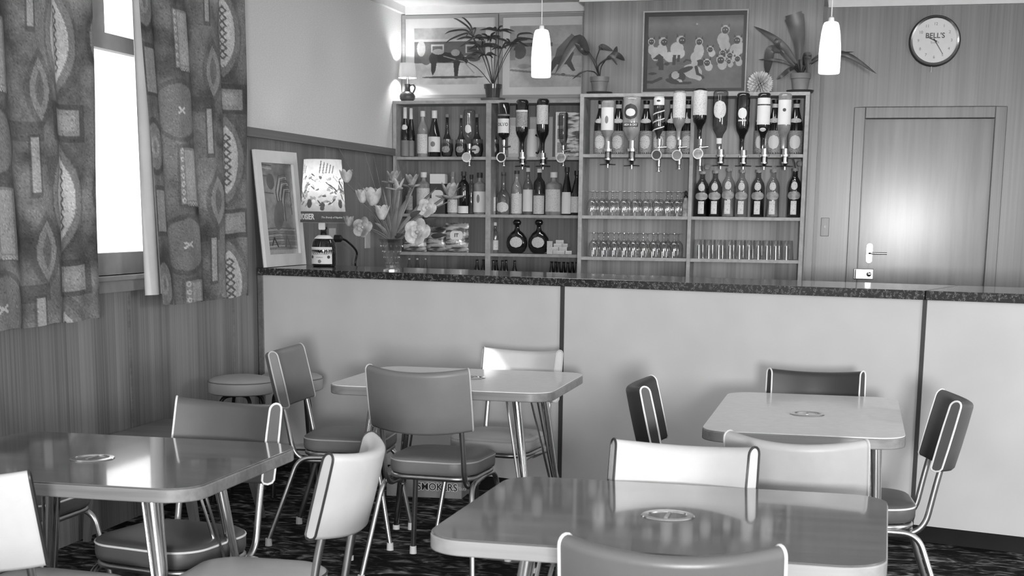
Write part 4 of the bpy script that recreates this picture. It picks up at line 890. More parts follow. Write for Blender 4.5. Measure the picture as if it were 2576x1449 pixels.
e2 = nrm*.006
flat_grid('print', ins[0]+e2, ins[1]+e2, ins[3]+e2, ins[2]+e2, c.a, M['painting'], t)

# ------------------------------------------------------------------ table lamp made from a brandy bottle
P = atz(815, 671, 1.12); lx, ly = P.x, P.y
t = thing('table_lamp', 'lit table lamp made from a dark squat brandy bottle with a printed shade', 'lamp', (lx, ly, 1.1205))
sc = msz(1, P); az = math.atan2(lx, ly)             # faces the dining side
R = 30*sc; Hb = 82*sc
MB().lathe([(0, 0), (R*.9, 0), (R, .008), (R*1.03, Hb*.5), (R*1.0, Hb*.62), (R*.93, Hb*.74), (R*.78, Hb*.84), (R*.55, Hb*.91), (R*.28, Hb*.96), (R*.25, Hb*1.12), (R*.32, Hb*1.13), (R*.32, Hb*1.2), (0, Hb*1.2)], 32).build('bottle_base', M['bottle_dark'], t, ang=60)
m = patch(MB(), R*1.025, Hb*.09, Hb*.60, 62); o = m.build('label', M['white'], t); o.rotation_euler = (0, 0, -az*0+.0)
MB().lathe([(R*.80, Hb*.85), (R*.57, Hb*.925), (R*.42, Hb*.955)], 32).build('neck_label', M['white'], t)
o = MB().prism(rrect(8.5*sc, 8.5*sc, 3*sc), -.004, .004).build('stopper', M['white'], t); o.rotation_euler = (pi/2, 0, 0); o.location = (0, -R*.36, Hb*1.22)
MB().lathe([(0, Hb*1.2), (.008, Hb*1.2), (.008, Hb*1.5), (0, Hb*1.5)], 10).build('socket', M['chrome_dull'], t)
text_obj('lettering', 'COURVOISIER', .0175, M['mid'], t, (0, 0, Hb*.40), radius=R*1.04, bold=.01, sx=.9)
text_obj('lettering', 'COGNAC', .010, M['mid'], t, (0, 0, Hb*.29), radius=R*1.04)
for sx in (-1, 1):
    o = MB().lathe([(0, 0), (4*sc, 0), (4*sc, .001), (0, .001)], 16).build('label_seal', M['dark'], t); a = sx*.75; o.rotation_euler = (pi/2, 0, a); o.location = (sin(a)*R*1.03, -cos(a)*R*1.03, Hb*.30)
o = MB().lathe([(0, 0), (5*sc, 0), (5*sc, .001), (0, .001)], 5).build('label_emblem', M['mid'], t); o.rotation_euler = (pi/2, 0, 0); o.location = (0, -R*1.03, Hb*.17)
zs0 = (671-562)*sc*1.0; zs1 = (671-408)*sc; r0, r1 = 57.5*sc, 46.5*sc
c = Canvas(260, 150, 0, 100, 0, 100, .62).mottle(.12, 6, 11)
rr = np.random.RandomState(8)
for off in (0, 25, 50, 75):
    for k in range(70):
        x, y = off+rr.rand()*25, 24+rr.rand()*50; c.ell(x, y, .4+rr.rand()*1.1, 1+rr.rand()*5, (.10, .2, .35, .8)[rr.randint(4)], rr.randint(-50, 50))
    for k in range(5): c.line([(off+3+k*2.6, 22), (off+4.5+k*2.6, 3+2*k)], .45, .15)
    c.ell(off+20, 70, 2.2, 7, .10); c.ell(off+5, 77, 1.6, 4, .12)
c.rect(0, 82, 100, 100, .13)
hh, ww = c.a.shape; th = np.linspace(pi, 3*pi, ww)[None, :]; vv = np.linspace(0, 1, hh)[:, None]; rad = r1*(1-vv)+r0*vv
grid_obj('lamp_shade', np.stack([rad*np.sin(th), -rad*np.cos(th), (zs1*(1-vv)+zs0*vv)+0*th], -1), c.a, M['shade_print'], t)
text_obj('shade_lettering', 'COURVOISIER', .044, M['white'], t, (0, 0, zs0+(zs1-zs0)*.09), radius=r0*1.004, bold=.03, sx=.74, rz=-.82)
text_obj('shade_lettering', 'The Brandy of Napoleon', .015, M['white'], t, (0, 0, zs0+(zs1-zs0)*.085), radius=r0*1.004, shear=.3, sx=.9, rz=.78)
def bulb(name, loc, watts, r=.03):
    l = bpy.data.lights.new(name, 'POINT'); l.energy = watts; l.shadow_soft_size = r; o = link(bpy.data.objects.new(name, l)); o.location = loc; return o
bulb('table_lamp_bulb', (lx, ly, 1.12+(zs0+zs1)*.55), 1.3)
# socket outlet, plug and cord
P = atx(835, 588, LX); so = thing('wall_socket', 'pale wall socket plate with a dark plug and cord behind the table lamp', 'socket', (LX, P.y, P.z))
MB().box(0, .008, -.06, .05, -.034, .034).build('socket_plate', M['carton'], so, smooth=False, bev=.002)
o = MB().lathe([(0, 0), (.024, 0), (.022, .04), (.010, .05), (0, .05)], 14).build('plug', M['black'], so); o.rotation_euler = (0, pi/2, 0); o.location = (.008, .03, -.03)
pe = atx(894, 667, LX+.03); m = MB().tube(spline([(.05, .04, -.03), (.06, .12, -.05), (.04, .35, -.12), (.03, pe.y-P.y, pe.z-P.z), (.02, pe.y-P.y+.1, pe.z-P.z-.15)]), .007, 8).build('cord', M['black'], so)
P = atx(923, 604, LX); t = tag(MB().box(0, .008, -.05, .05, -.055, .055).build('blank_plate', M['carton'], loc=(LX, P.y, P.z), smooth=False, bev=.002), 'pale rectangular plate on the left wall behind the flowers', 'wall plate')

# ------------------------------------------------------------------ vase of flowers
V = atz(981, 683, 1.12); V = Vector((V.x+.0, V.y+.03, 1.1205)); vs_ = msz(1, V)
t = thing('glass_vase', 'cut glass flared vase standing on the countertop', 'vase', V)
prof = [(0, 0), (21, 0), (21, 4), (14, 9), (15, 16), (19, 34), (23, 52), (29, 72), (33, 80), (30, 80), (26, 70), (20, 52), (16, 34), (12, 14), (0, 12)]
MB().lathe([(r*vs_, z*vs_) for r, z in prof], 12).build('vase_body', M['cut_crystal'], t, smooth=False)
m = MB()
for k in range(12):
    for q in range(4):
        a = 2*pi*(k+.5*(q % 2))/12; z = (20+14*q)*vs_; r = (15.5+q*4)*vs_; m.ball((r*cos(a), r*sin(a), z), .004, .004, .006, 6, 4)
m.build('cut_facets', M['cut_crystal'], t, smooth=False)
def fp(px, py, dy=0): p = aty(px, py, V.y+dy); return p
M['stem'] = noise_mat('flower_stem', .10, .17, (20, 20, 20), rough=.5)
mouth = V+Vector((0, 0, 74*vs_))
def flower(px, py, kind, dy, label, mat='petal', s=1.0, rz=0.0):
    c = fp(px, py, dy); t = thing('cut_flower', label, 'flower', (c.x, c.y, c.z), 0, None)
    b = V-c+Vector((random.uniform(-.008, .008), random.uniform(-.008, .008), .035)); mo = mouth-c+Vector(((c.x-V.x)*.07, 0, 0))
    MB().tube(spline([b, mo, mo*.45+Vector((0, 0, .02)), Vector((0, 0, -.01))]), .0035, 7).build('stem', M['stem'], t)
    m = MB()
    if kind == 'tulip':
        for k in range(6):
            a = 2*pi*k/6+rz; R_ = Matrix.Rotation(a, 3, 'Z') @ Matrix.Rotation(.32*(1+.3*(k % 2)), 3, 'Y')
            m.ball(R_ @ Vector((.012, 0, .035))*s, .007*s, .021*s, .042*s, 8, 6, R_)
    elif kind == 'open':
        for k in range(9):
            q = 1.0 if k < 5 else .62; a = 2*pi*k/(5 if k < 5 else 4)+rz+(k >= 5)*.5; R_ = Matrix.Rotation(-.3, 3, 'X') @ Matrix.Rotation(a, 3, 'Y') @ Matrix.Rotation(.3 if k < 5 else .75, 3, 'X') @ Matrix.Rotation(.35*((k % 3)-1), 3, 'Z')
            m.ball(R_ @ Vector((0, 0, .024*q))*s, .027*s*q, .004*s, .028*s*q, 10, 6, R_)
    elif kind == 'iris':
        for k in range(7):
            a = 2*pi*k/7+rz; R_ = Matrix.Rotation(a, 3, 'Z') @ Matrix.Rotation(.5+.9*(k % 2), 3, 'Y')
            m.ball(R_ @ Vector((0, 0, .03))*s, .005*s, .014*s, .034*s, 8, 6, R_)
    m.build('petals', M[mat], t)
    if kind == 'open': MB().ball((0, -.014*s, .002), .007*s, .008*s, .007*s).build('flower_centre', M['petal_mid'], t)
    return t
for f in ((872, 455, 'tulip', .05, 'pale tulip leaning far left beside the lampshade', 'petal', .9, .3), (912, 506, 'tulip', -.03, 'pale tulip left of the tallest white one', 'petal', .9, .1),
          (938, 512, 'tulip', -.02, 'large pale tulip with upright petals left of the vase', 'petal', 1.25, .6), (961, 548, 'tulip', -.04, 'drooping pale tulip just above the vase rim', 'petal', 1.0, 1.2),
          (914, 573, 'open', -.05, 'open greyish flower low on the left side of the vase', 'petal_mid', 1.15, .2), (878, 566, 'tulip', -.02, 'small round bud lowest at the far left', 'petal_mid', .7, .2),
          (990, 462, 'iris', .02, 'topmost iris rising above the vase', 'petal_mid', 1.2, .2), (1002, 478, 'iris', .0, 'pale iris in the middle of the bouquet', 'petal', 1.1, .8), (1036, 470, 'iris', .04, 'iris at the upper right of the bouquet', 'petal_mid', 1.2, .4),
          (1076, 524, 'open', .0, 'ruffled pale flower on the right of the bouquet', 'petal', 1.1, .5), (1052, 585, 'open', -.06, 'large round white flower low on the right of the vase', 'petal', 1.5, .25),
          (1132, 500, 'iris', .02, 'long pale lily reaching far right in front of the bottles', 'petal_mid', 1.5, .1)):
    flower(*f)
lf = thing('foliage_sprig', 'long blade leaves and thin twigs standing in the glass vase', 'foliage', (V.x, V.y, V.z+.02))
o_ = Vector((V.x, V.y, V.z+.02))
def blade(pts, w, mat, name='leaf', parent=None, nrm=None, n=6, fold=.25, top=False):
    pts = spline(pts, n); m = MB(); vs = []; k = len(pts)
    for i, p in enumerate(pts):
        t_ = i/(k-1); T = (pts[min(i+1, k-1)]-pts[max(i-1, 0)]).normalized(); s_ = T.cross(nrm or Vector((0, 1, 0))); s_ = s_.normalized() if s_.length > 1e-4 else Vector((1, 0, 0))
        N_ = s_.cross(T); ww = w*(sin(pi*min(1, t_*.93+.07))**.7) if not top else w*(.22+.78*t_**.8)*(1 if t_ < .93 else .8)
        vs += [p-s_*ww+N_*ww*fold, p-N_*.0008, p+s_*ww+N_*ww*fold, p-s_*ww*.98+N_*(ww*fold+.0012), p+N_*.0006, p+s_*ww*.98+N_*(ww*fold+.0012)]
    fs = []
    for i in range(k-1):
        a, b = i*6, (i+1)*6
        fs += [(a, a+1, b+1, b), (a+1, a+2, b+2, b+1), (a+3, b+3, b+4, a+4), (a+4, b+4, b+5, a+5), (a, b, b+3, a+3), (a+2, a+5, b+5, b+2)]
    m.add(vs, fs); return m.build(name, mat, parent)
for (ax, ay, dy, w) in ((962, 470, .02, .009), (975, 430, .05, .010), (1010, 440, .0, .011), (1022, 500, -.02, .014), (1045, 462, .03, .010), (1160, 470, .03, .010), (1100, 470, .03, .010), (942, 560, -.02, .010), (1085, 600, -.03, .012), (1000, 520, -.03, .012)):
    e = fp(ax, ay, dy)-o_; mo = mouth-o_; blade([Vector((0, 0, .01)), mo, mo*.4+e*.6+Vector((0, 0, .015)), e], w, M['leaf_mid'], parent=lf)
for (ax, ay) in ((852, 372), (917, 385), (940, 392), (1000, 330), (1046, 430)):
    e = fp(ax, ay, .03)-o_; mo = mouth-o_; MB().tube(spline([Vector((0, 0, .01)), mo, (mo+e)*.5, e]), .0016, 5).build('twig', M['stem'], lf)
for px, py in ((1045, 530), (1085, 548), (1020, 600), (1110, 590), (1000, 590)):
    e = fp(px, py, -.03)-o_; blade([e*.8+(mouth-o_)*.2, e*.9+Vector((0, 0, .01)), e+Vector((.03, 0, .0))], .014, M['leaf'], parent=lf)

# ------------------------------------------------------------------ jug lamp on the shelf unit
P = aty(1025, 247, 10.05); t = thing('jug_lamp', 'small lit lamp with dark glazed jug base, in the corner atop the shelf unit', 'lamp', (P.x, 10.05, 2.2055)); k = msz(1, P)
MB().lathe([(r*k, z*k) for r, z in [(0, 0), (13, 0), (19, 6), (20, 14), (17, 20), (8, 26), (6.5, 34), (8, 43), (5, 43), (0, 42)]], 24).build('jug_base', M['pot_dark'], t)
MB().tube(spline([(6*k, 0, 40*k), (14*k, 0, 42*k), (20*k, 0, 34*k), (15*k, 0, 22*k)]), 2.2*k, 8).build('handle', M['pot_dark'], t)
MB().lathe([(0, 42*k), (4*k, 42*k), (4*k, 66*k), (0, 66*k)], 10).build('socket', M['chrome_dull'], t)
MB().lathe([(23*k, 58*k), (19*k, 94*k), (18.9*k, 94*k), (22.9*k, 58*k)], 28).build('lamp_shade', M['shade'], t)
bulb('jug_lamp_bulb', (P.x, 10.05, 2.2055+76*k), 7.5, .02)

# ------------------------------------------------------------------ potted plants
def pot(name, label, px, pybase, y, z, pr, ph, pm, sm):
    P = aty(px, pybase, y); k = msz(1, P); t = thing(name, label, 'plant', (P.x, y, z))
    MB().lathe([(r*k, h*k) for r, h in [(0, 0), (pr*1.35, 0), (pr*1.45, 4), (pr*1.5, 7), (pr*1.2, 5), (0, 4)]], 28).build('saucer', M[sm], t)
    MB().lathe([(r*k, 4*k+h*k) for r, h in [(0, 0), (pr*.78, 0), (pr*.97, ph*.7), (pr*1.06, ph*.71), (pr*1.1, ph), (pr*.98, ph), (pr*.95, ph*.9), (0, ph*.88)]], 28).build('pot', M[pm], t)
    return t, k, Vector((0, 0, (4+ph*.88)*k))
t, k, s0 = pot('potted_umbrella_plant', 'feathery umbrella plant in a dark glossy pot above the left shelf unit', 1240, 246, 10.06, 2.2055, 21, 37, 'pot_dark', 'chrome_dull')
def rel(px, py, y, t): return aty(px, py, y)-t.location
for (px, py, n) in ((1232, 98, 13), (1262, 122, 10), (1212, 118, 9), (1285, 112, 9), (1165, 150, 6), (1250, 78, 8), (1190, 96, 8), (1222, 138, 7)):
    e = rel(px, py, 10.06+random.uniform(-.06, .04), t)
    MB().tube(spline([s0, s0*.5+e*.5+Vector(((e.x)*.0, 0, .03)), e]), .0028, 6).build('stem', M['leaf'], t)
    for i in range(n):
        a = 2*pi*i/n+random.random(); L = random.uniform(.07, .13); d = Vector((cos(a)*L, sin(a)*L*.6, random.uniform(-.02, .045)))
        blade([e, e+d*.5+Vector((0, 0, .012)), e+d], .0065, M['leaf'], parent=t, n=4)
for (ex, ey, fr) in ((1190, 92, ((1166, 82, 1120, 108), (1160, 70, 1118, 86), (1172, 60, 1140, 46), (1182, 56, 1160, 44), (1200, 62, 1168, 96), (1196, 96, 1156, 118))), (1300, 100, ((1305, 96, 1345, 100), (1308, 82, 1342, 86), (1298, 104, 1330, 118)))):
    e = rel(ex, ey, 10.04, t); MB().tube(spline([s0, s0*.5+e*.5+Vector((0, 0, .03)), e]), .0024, 6).build('stem', M['leaf'], t)
    for (x0, y0, x1, y1) in fr:
        a_, b_ = rel(x0, y0, 10.03, t), rel(x1, y1, 10.02, t); blade([e, e*.35+a_*.65+Vector((0, 0, .006)), a_*.4+b_*.6+Vector((0, 0, .004)), b_], .006, M['leaf'], parent=t, n=4)
t, k, s0 = pot('potted_broadleaf_plant', 'broad-leaved plant in a plain pot between the two shelf units', 1508, 232, 9.62, 2.2055, 22, 40, 'terracotta', 'saucer')
for pts, w in (([(1500, 160), (1480, 128), (1450, 100), (1395, 190)], .030), ([(1497, 165), (1482, 134), (1468, 128), (1445, 108)], .022), ([(1500, 155), (1508, 125), (1516, 118), (1543, 128)], .020), ([(1506, 165), (1530, 145), (1545, 135), (1552, 116)], .018),
               ([(1506, 166), (1528, 148), (1550, 138), (1572, 152)], .020), ([(1512, 170), (1524, 150), (1540, 142), (1553, 164)], .014), ([(1496, 182), (1478, 178), (1460, 184), (1439, 200)], .006)):
    P_ = [rel(a, b, 9.60+random.uniform(-.04, .04), t) for a, b in pts]; MB().tube(spline([s0, P_[0], P_[1]]), .004, 6).build('stem', M['leaf'], t); blade(P_[1:], w, M['leaf'], parent=t)
t, k, s0 = pot('potted_strap_plant', 'tall strap-leaved plant in a pale pot at the right end of the shelf unit', 2013, 229, 9.62, 2.2055, 23, 44, 'mid', 'saucer')
for pts, w in (([(2010, 150), (2010, 105), (2004, 66), (1996, 34)], .066), ([(2004, 160), (1975, 120), (1940, 92), (1896, 66)], .022), ([(2000, 165), (1972, 130), (1955, 105), (1950, 95)], .022), ([(1998, 168), (1970, 155), (1940, 150), (1908, 150)], .010),
               ([(1965, 128), (1940, 125), (1932, 160), (1930, 190)], .030), ([(2000, 170), (1985, 175), (1968, 190), (1955, 200)], .014), ([(2022, 165), (2030, 140), (2032, 150), (2034, 200)], .026), ([(2030, 165), (2070, 140), (2130, 138), (2206, 186)], .020), ([(2026, 165), (2060, 148), (2095, 135), (2150, 130)], .009)):
    P_ = [rel(a, b, 9.60+random.uniform(-.04, .04), t) for a, b in pts]; MB().tube(spline([s0, P_[0]]), .005, 6).build('stem', M['leaf'], t); blade(P_, w, M['leaf'], parent=t, top=(w > .06), n=10 if w > .06 else 6)
P = aty(1912, 212, 9.6); t = thing('chrysanthemum', 'shaggy white chrysanthemum bloom standing on the right shelf unit beside the cat painting', 'flower', (P.x, 9.6, 2.2055)); hc = P.z-2.2055
m = MB()
for i in range(150):
    z_ = 1-2*(i+.5)/150; a = i*2.39996; r = math.sqrt(1-z_*z_); D = Vector((r*cos(a), r*sin(a), z_)); R_ = D.to_track_quat('Z', 'Y').to_matrix(); m.ball(Vector((0, 0, hc))+D*.052, .004, .009, .034, 6, 4, R_)
m.build('petals', M['petal'], t); MB().lathe([(0, 0), (.022, 0), (.018, .03), (.008, .04), (0, .04)], 14).build('bud_vase', M['saucer'], t)
MB().tube([(0, 0, .035), (0, 0, hc)], .004, 6).build('stem', M['leaf'], t)

# ------------------------------------------------------------------ pendant lights
for i, (px, top, bot, off, wh) in enumerate(((1361, 79, 195, .35, 'lit white glass pendant lamp over the middle of the bar, before the horse print'), (2085, 60, 186, .35, 'lit white glass pendant lamp over the right part of the bar, nearer the door'))):
    r = ray(px, bot); P = CO+r*((BO+n_*off-CO).dot(n_)/r.dot(n_)); k = msz(1, P); H = (bot-top)*k
    t = thing('pendant_lamp', wh, 'lamp', (P.x, P.y, P.z)); s = 1 if i == 0 else 1.0
    prof = [(0, .004), (22, 0), (24, 1.5), (24.6, 6), (25.2, 45), (24.5, 62), (21.5, 92), (18.5, 108), (16, 114), (12, 116), (0, 116)]; f = (bot-top)/116
    MB().lathe([(a*f*k, b*f*k) for a, b in prof], 32).build('glass_shade', M['opal'], t, ang=60)
    MB().lathe([(0, H), (.014, H), (.012, H+.018), (.004, H+.024), (0, H+.024)], 14).build('cap', M['white_trim'], t)
    MB().tube([(0, 0, H+.02), (0, 0, CZ-P.z-.02)], .0028, 6).build('cord', M['white_trim'], t); MB().lathe([(0, CZ-P.z-.03), (.04, CZ-P.z-.02), (.045, CZ-P.z-.0005), (0, CZ-P.z-.0005)], 18).build('ceiling_rose', M['white_trim'], t)

# ------------------------------------------------------------------ clock
P = aty(2351, 104, YB); k = msz(1, P); t = thing('wall_clock', 'round white advertising clock high on the wood wall above the door', 'clock', (P.x, YB, P.z))
def disc(nm, prof, mat): o = MB().lathe(prof, 48).build(nm, mat, t); o.rotation_euler = (pi/2, 0, 0); return o
disc('case', [(0, .0), (61*k, .0), (63*k, .02), (60*k, .05), (55*k, .052), (54*k, .044), (0, .044)], M['dark'])
disc('rim', [(54*k, .045), (59.5*k, .05), (58*k, .060), (54*k, .056), (54*k, .045)], M['chrome'])
disc('dial', [(0, .0445), (54.5*k, .0445), (54.5*k, .046), (0, .046)], M['white'])
for h in range(12):
    a = h*pi/6; V_, F_ = text_mesh(str(h or 12), .026, .0, .0003); mm = MB().add([(x, -z, y) for x, y, z in V_], F_); o = mm.build('numeral', M['mid'], t, smooth=False, fix=False); o.location = (sin(a)*.105, -.0468, cos(a)*.105)
text_obj('lettering', "BELL'S", .046, M['dark'], t, (0, -.0468, .030), bold=.015, sx=1.0, ext=.0004)
text_obj('lettering', 'Scotch', .020, M['mid'], t, (0, -.0468, -.012), ext=.0004)
for nm_, a, L, w_ in (('hour_hand', -65, .055, .004), ('minute_hand', 148, .10, .0028)):
    a = math.radians(a); d = Vector((sin(a), 0, cos(a))); q = Vector((cos(a), 0, -sin(a))); s_ = Vector((0, -.049, 0)); m = MB()
    m.add([s_-d*.015-q*w_, s_-d*.015+q*w_, s_+d*L+q*w_*.5, s_+d*L-q*w_*.5]+[v-Vector((0, .0012, 0)) for v in (s_-d*.015-q*w_, s_-d*.015+q*w_, s_+d*L+q*w_*.5, s_+d*L-q*w_*.5)], [(0, 1, 2, 3), (7, 6, 5, 4), (0, 4, 5, 1), (1, 5, 6, 2), (2, 6, 7, 3), (3, 7, 4, 0)]); m.build(nm_, M['black'], t, smooth=False)
MB().tube([(-.01, -.02, -60*k), (-.012, -.02, -76*k)], .004, 8).build('pull_knob', M['chrome_dull'], t)

# ================================================================== TABLES AND CHAIRS
def arc_leg(m, a, b, r0, r1): m.tube([a, b], r0, 14, r2=r1); return m
def ashtray(t, x, y, z):
    a = MB().lathe([(0, -.028), (.03, -.028), (.042, -.02), (.044, 0), (.047, .0035), (.060, .003), (.062, .0005), (.058, -.0), (.046, -.001), (.0455, -.03), (0, -.034)], 32)
    o = a.build('recessed_ashtray', M['chrome'], t); o.location = (x, y, z)
    MB().box(-.004, .004, -.03, .03, .0, .004).build('ashtray_flap', M['chrome_dull'], o, smooth=False); return o
def table(label, x0, x1, y0, y1, ash, top, edge, rz=0, rc=.095, zt=.74, leg_in=.20, splay=.11, legs='chrome'):
    cx, cy = (x0+x1)/2, (y0+y1)/2; hx, hy = (x1-x0)/2, (y1-y0)/2
    t = thing('dining_table', label, 'table', (cx, cy, 0), rz)
    MB().prism(rrect(hx, hy, rc, 10), zt-.004, zt).build('laminate_top', M[top], t, bev=.0012)
    MB().prism(rrect(hx+.002, hy+.002, rc+.002, 10), zt-.038, zt-.0042).build('table_edge', M[edge], t, bev=.003)
    for sx in (-1, 1):
        for sy in (-1, 1):
            ax, ay = sx*(hx-leg_in), sy*(hy-leg_in*.9); bx, by = ax+sx*splay*.85, ay+sy*splay*.6
            a, b = Vector((ax, ay, zt-.038)), Vector((bx, by, .012)); l = MB().tube([a, b], .0185, 16, r2=.0125).build('leg', M[legs], t)
            MB().lathe([(0, 0), (.016, 0), (.016, .02), (0, .02)], 14, c=(bx, by, 0)).build('foot', M['rubber'], l)
            k_ = a*.30+b*.70; m = MB()
            q0 = Vector((ax-sx*.055, ay-sy*.05, zt-.038)); q1 = Vector((ax-sx*.015, ay-sy*.085, zt-.038))
            m.tube(fillet([q0, k_+Vector((-sx*.020, -sy*.004, 0)), k_+Vector((-sx*.004, -sy*.020, 0)), q1], .012), .005, 8).build('brace_rod', M[legs], t)
    if ash: ashtray(t, ash[0]-cx, ash[1]-cy, zt)
    return t
table('glossy wood-grain table in the right foreground with pale edge and chrome ashtray', -.875, .095, 2.875, 3.655, (-.396, 3.25), 'top_wood', 'edge_light', rz=-.02)
table('glossy wood-grain table at the left foreground reflecting the window', -2.51, -1.585, 3.225, 3.985, (-2.051, 3.58), 'top_wood', 'edge_mid')
table('pale-topped table in the middle before the bar', -2.065, -1.14, 5.435, 6.225, (-1.57, 5.87), 'top_light', 'edge_mid', leg_in=.165)
table('pale-topped table at the right before the bar, with chrome ashtray', -.470, .178, 4.64, 5.735, (-.145, 5.14), 'top_light', 'edge_mid', leg_in=.09, splay=.04)
# low wooden table against the left wall
t = thing('low_table', 'low wooden coffee table with tapered legs against the left wall', 'table', (-2.93, 5.93, 0))
MB().box(-.31, .22, -.62, .42, .40, .43).build('tabletop', M['edge_mid2'] if 'edge_mid2' in M else M['edge_mid'], t, smooth=False, bev=.004)
for sx in (-1, 1):
    for sy in (-1, 1):
        x, y = (.17 if sx > 0 else -.24), sy*.30-.06; m = MB(); a = .024; b = .013; dx, dy = (.08 if sx > 0 else -.04), sy*.04
        m.add([(x-a, y-a, .40), (x+a, y-a, .40), (x+a, y+a, .40), (x-a, y+a, .40), (x+dx-b, y+dy-b, 0), (x+dx+b, y+dy-b, 0), (x+dx+b, y+dy+b, 0), (x+dx-b, y+dy+b, 0)], [(0, 1, 2, 3), (4, 7, 6, 5), (0, 4, 5, 1), (1, 5, 6, 2), (2, 6, 7, 3), (3, 7, 4, 0)]).build('leg', M['leg_wood'], t, smooth=False)

# ------------------------------------------------------------------ chairs
PW, PZ0, PZ1, PT = .185, .592, .83, .040
def chair(label, x, y, rz, vin, pipe, tube='chrome_dull', seatmat=None, pw=PW, zt=.83, sag=.06, PZ0=PZ0):
    """x, y = middle of the line between the two top corners of the backrest; local +Y is where the sitter looks"""
    by = -.285; c_, s_ = cos(rz), sin(rz)
    t = thing('dining_chair', label, 'chair', (x+s_*by, y-c_*by, 0), rz); t.scale = (1, 1, zt/.83)
    vm = M[vin]; sm = M[seatmat or vin]; tm = M[tube]
    def padpt(u, v, w):     # u -1..1 across, v height along the pad, w thickness -.5...5
        lean = -.055*(v-PZ0)/(PZ1-PZ0); sl = 2*sag*u/pw; N_ = Vector((-sl, 1, 0)).normalized()
        return Vector((u*pw, -.23+lean-sag*(1-u*u), v-.016*(1-u*u)))+N_*(w*PT)
    nu = 24; o = []
    for k in range(9): a = pi*k/8; o.append((PZ1-.5*PT+.5*PT*sin(a), .5*cos(a)))
    for k in range(5): a = pi*k/4; o.append((PZ0+.012-.012*sin(a), -.5*cos(a)))
    sec = []
    for i in range(len(o)):
        sec.append(o[i]); v0, w0 = o[i]; v1, w1 = o[(i+1) % len(o)]
        if abs(v1-v0) > .1:
            for q in (.33, .67): sec.append((v0+(v1-v0)*q, w0*1.06))
    n = len(sec); vs = []; fs = []
    for i in range(nu+1):
        u = -1+2*i/nu; bulge = 1+.18*(1-u**6)
        for v, w in sec: vs.append(padpt(u, v, w*bulge))
    for i in range(nu):
        for k in range(n): fs.append((i*n+k, i*n+(k+1) % n, (i+1)*n+(k+1) % n, (i+1)*n+k))
    fs.append(tuple(range(n-1, -1, -1))); fs.append(tuple(nu*n+k for k in range(n)))
    bk = MB().add(vs, fs).build('backrest', vm, t, ang=50)
    for sg in (-1, 1):
        MB().tube([padpt(sg*1.0, v, w*.98)+Vector((sg*.001, 0, 0)) for v, w in sec], .0034, 7, closed=True).build('piping', M[pipe], bk)
    hx, hy = .19, .185; base = rrect(hx, hy, .10, 8); nb = len(base)
    lay = [(.93, .406), (.985, .411), (1.0, .424), (1.0, .452), (.985, .462), (.93, .469), (.8, .474), (.55, .478), (.25, .480)]
    vs = []; fs = []
    def sp(a, b_, s1, z): return (a*s1*(1-.06*(b_ < 0)*abs(b_)/hy), b_*s1, z)
    for s1, z in lay: vs += [sp(a, b_, s1, z) for a, b_ in base]
    for l in range(len(lay)-1):
        for k in range(nb): fs.append((l*nb+k, l*nb+(k+1) % nb, (l+1)*nb+(k+1) % nb, (l+1)*nb+k))
    fs.append(tuple(range(nb-1, -1, -1))); fs.append(tuple((len(lay)-1)*nb+k for k in range(nb)))
    st = MB().add(vs, fs).build('seat', sm, t, ang=60)
    MB().tube([sp(a, b_, .995, .457) for a, b_ in base], .0034, 7, closed=True).build('piping', M[pipe], st)
    MB().tube([(a, b_, .395) for a, b_ in rrect(.172, .168, .08, 8)], .0105, 10, closed=True).build('seat_frame', tm, t)
    for sg in (-1, 1):
        x_ = sg*(pw-.035); yb = -.23-sag*(1-((pw-.035)/pw)**2)
        up = fillet([(x_, yb-.026, .70), (x_, yb+.006, PZ0-.02), (x_, yb+.045, .366), (x_, -.04, .366)], .075, 8)
        MB().tube(up, .0105, 12).build('back_post', tm, t)
        for pts, fx, fy in (([(sg*.165, .0, .384), (sg*.172, .16, .380), (sg*.210, .225, .02)], .210, .225), ([(sg*.170, .02, .384), (sg*.182, -.185, .378), (sg*.228, -.31, .02)], .228, -.31)):
            l = MB().tube(fillet(pts, .055, 8), .0105, 12).build('leg', tm, t); MB().lathe([(0, 0), (.0155, 0), (.014, .032), (0, .032)], 12, c=(sg*fx, fy, 0)).build('rubber_foot', M['rubber'], l)
    return t
def chair_at(label, pxm, rz, vin, pipe, z=.83, **k):
    P = atz(*pxm, z); return chair(label, P.x, P.y, math.radians(rz), vin, pipe, zt=z, **k)
chair_at('mid-grey vinyl chair seen from behind at the middle table', (1052, 922), -3, 'v_mid', 'pipe_l', z=.855, pw=.197)
chair_at('mid-grey vinyl chair facing right at the left end of the middle table', (721, 874), -85, 'v_mid', 'pipe_l', z=.84, pw=.205)
chair_at('pale vinyl chair behind the middle table with its back to the bar', (1312, 877), 173, 'v_pale', 'pipe_l', z=.815)
chair_at('charcoal vinyl chair with white piping behind the left foreground table', (568, 1006), 169, 'v_dark2', 'pipe_w', z=.845)
chair_at('white vinyl chair with dark piping at the right end of the left foreground table', (884, 1112), 93, 'v_white', 'pipe_d', z=.84, PZ0=.612)
chair('white vinyl chair at the picture edge, near side of the left foreground table', -2.02, 2.93, math.radians(-4), 'v_white', 'pipe_d')
chair_at('dark vinyl chair at the left end of the right-hand pale table', (1630, 958), -86, 'v_dark', 'pipe_w', z=.83)
chair_at('dark vinyl chair behind the right-hand pale table', (2053, 930), 181, 'v_dark', 'pipe_w', z=.815)
chair_at('charcoal vinyl chair with pale piping at the right end of the right-hand pale table', (2388, 994), 95, 'v_dark2', 'pipe_w', z=.83, pw=.172)
chair_at('pale vinyl chair seen from behind at the near side of the right-hand table', (2004, 1094), -8, 'v_light', 'pipe_l', z=.84)
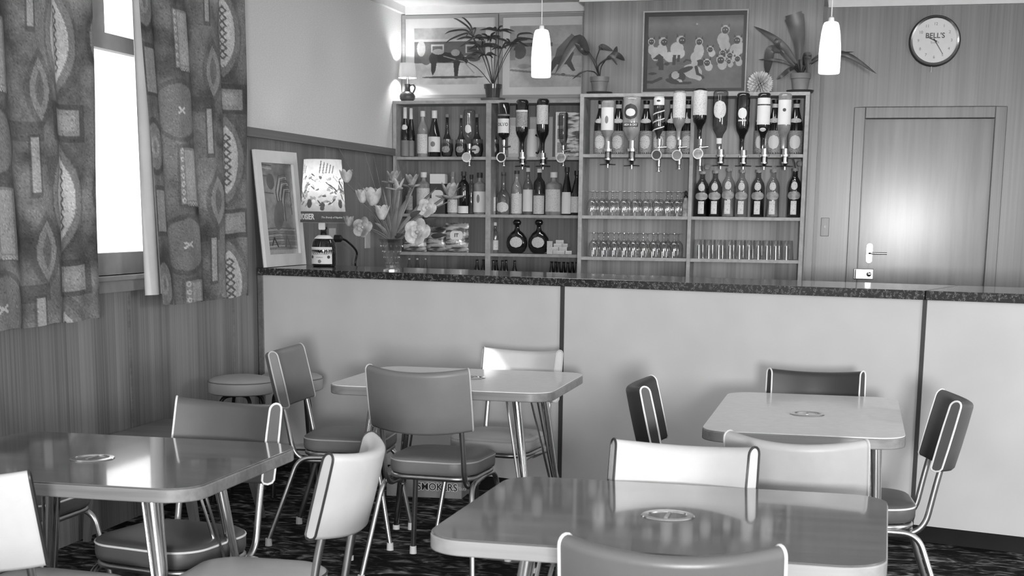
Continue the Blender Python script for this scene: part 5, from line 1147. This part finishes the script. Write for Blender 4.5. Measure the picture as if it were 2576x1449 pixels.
chair_at('white vinyl chair with dark piping behind the right foreground table', (1719, 1114), 175, 'v_white', 'pipe_d', z=.84)
chair_at('slate vinyl chair with white piping nearest the camera at the right foreground table', (1690, 1358), 2, 'v_front', 'pipe_w', z=.84, pw=.195)
chair('dark-seated chair by the left wall beyond the left foreground table', -3.03, 4.33, math.radians(-91), 'v_dark2', 'pipe_w')
# stools
def stool(px, py, rz, label):
    P = atz(px, py, .60); t = thing('round_stool', label, 'stool', (P.x, P.y, 0), rz, None)
    MB().lathe([(0, .535), (.15, .535), (.160, .54), (.163, .548), (.163, .592), (.158, .602), (.14, .612), (.09, .622), (0, .626)], 36).build('seat', M['v_light'], t)
    MB().tube([(.162*cos(a*pi/18), .162*sin(a*pi/18), .596) for a in range(36)], .003, 6, closed=True).build('piping', M['v_mid'], t)
    for q in range(4):
        a = pi/4+q*pi/2; MB().tube(fillet([(0, 0, .525), (.11*cos(a), .11*sin(a), .525), (.165*cos(a), .165*sin(a), .0)], .06), .0095, 10).build('leg', M['black_tube'], t)
    MB().tube([(.153*cos(a*pi/18), .153*sin(a*pi/18), .20) for a in range(36)], .005, 8, closed=True).build('footring', M['black_tube'], t)
stool(607, 956, 0, 'round padded grey stool with black legs in the corner by the bar')
stool(732, 948, .5, 'round stool on black legs, mostly hidden behind the chair facing right')
# carton on the floor
a = atz(972, 1247, 0); b = atz(1161, 1256, 0); L = (b-a).length; rzb = math.atan2(b.y-a.y, b.x-a.x)
t = thing('cardboard_carton', 'open cardboard carton printed with large letters on the floor under the middle table', 'box', ((a+b)/2), rzb)
MB().box(-L/2, L/2, 0, .20, 0, .145).build('carton_body', M['kraft'] if 'kraft' in M else M['carton_k'] if 'carton_k' in M else M['mid'], t, smooth=False, bev=.003)
text_obj('lettering', 'SMOKERS', .052, M['pipe_w'], t, (.070, -.0005, .056), bold=.06, ext=.0004, sx=.95)
text_obj('lettering', 'SMOKERS', .052, M['black'], t, (.070, -.0012, .056), bold=.012, ext=.0004, sx=.95)
text_obj('lettering', 'Plaza', .026, M['pipe_l'], t, (.195, -.0005, .054), shear=.3, ext=.0004)
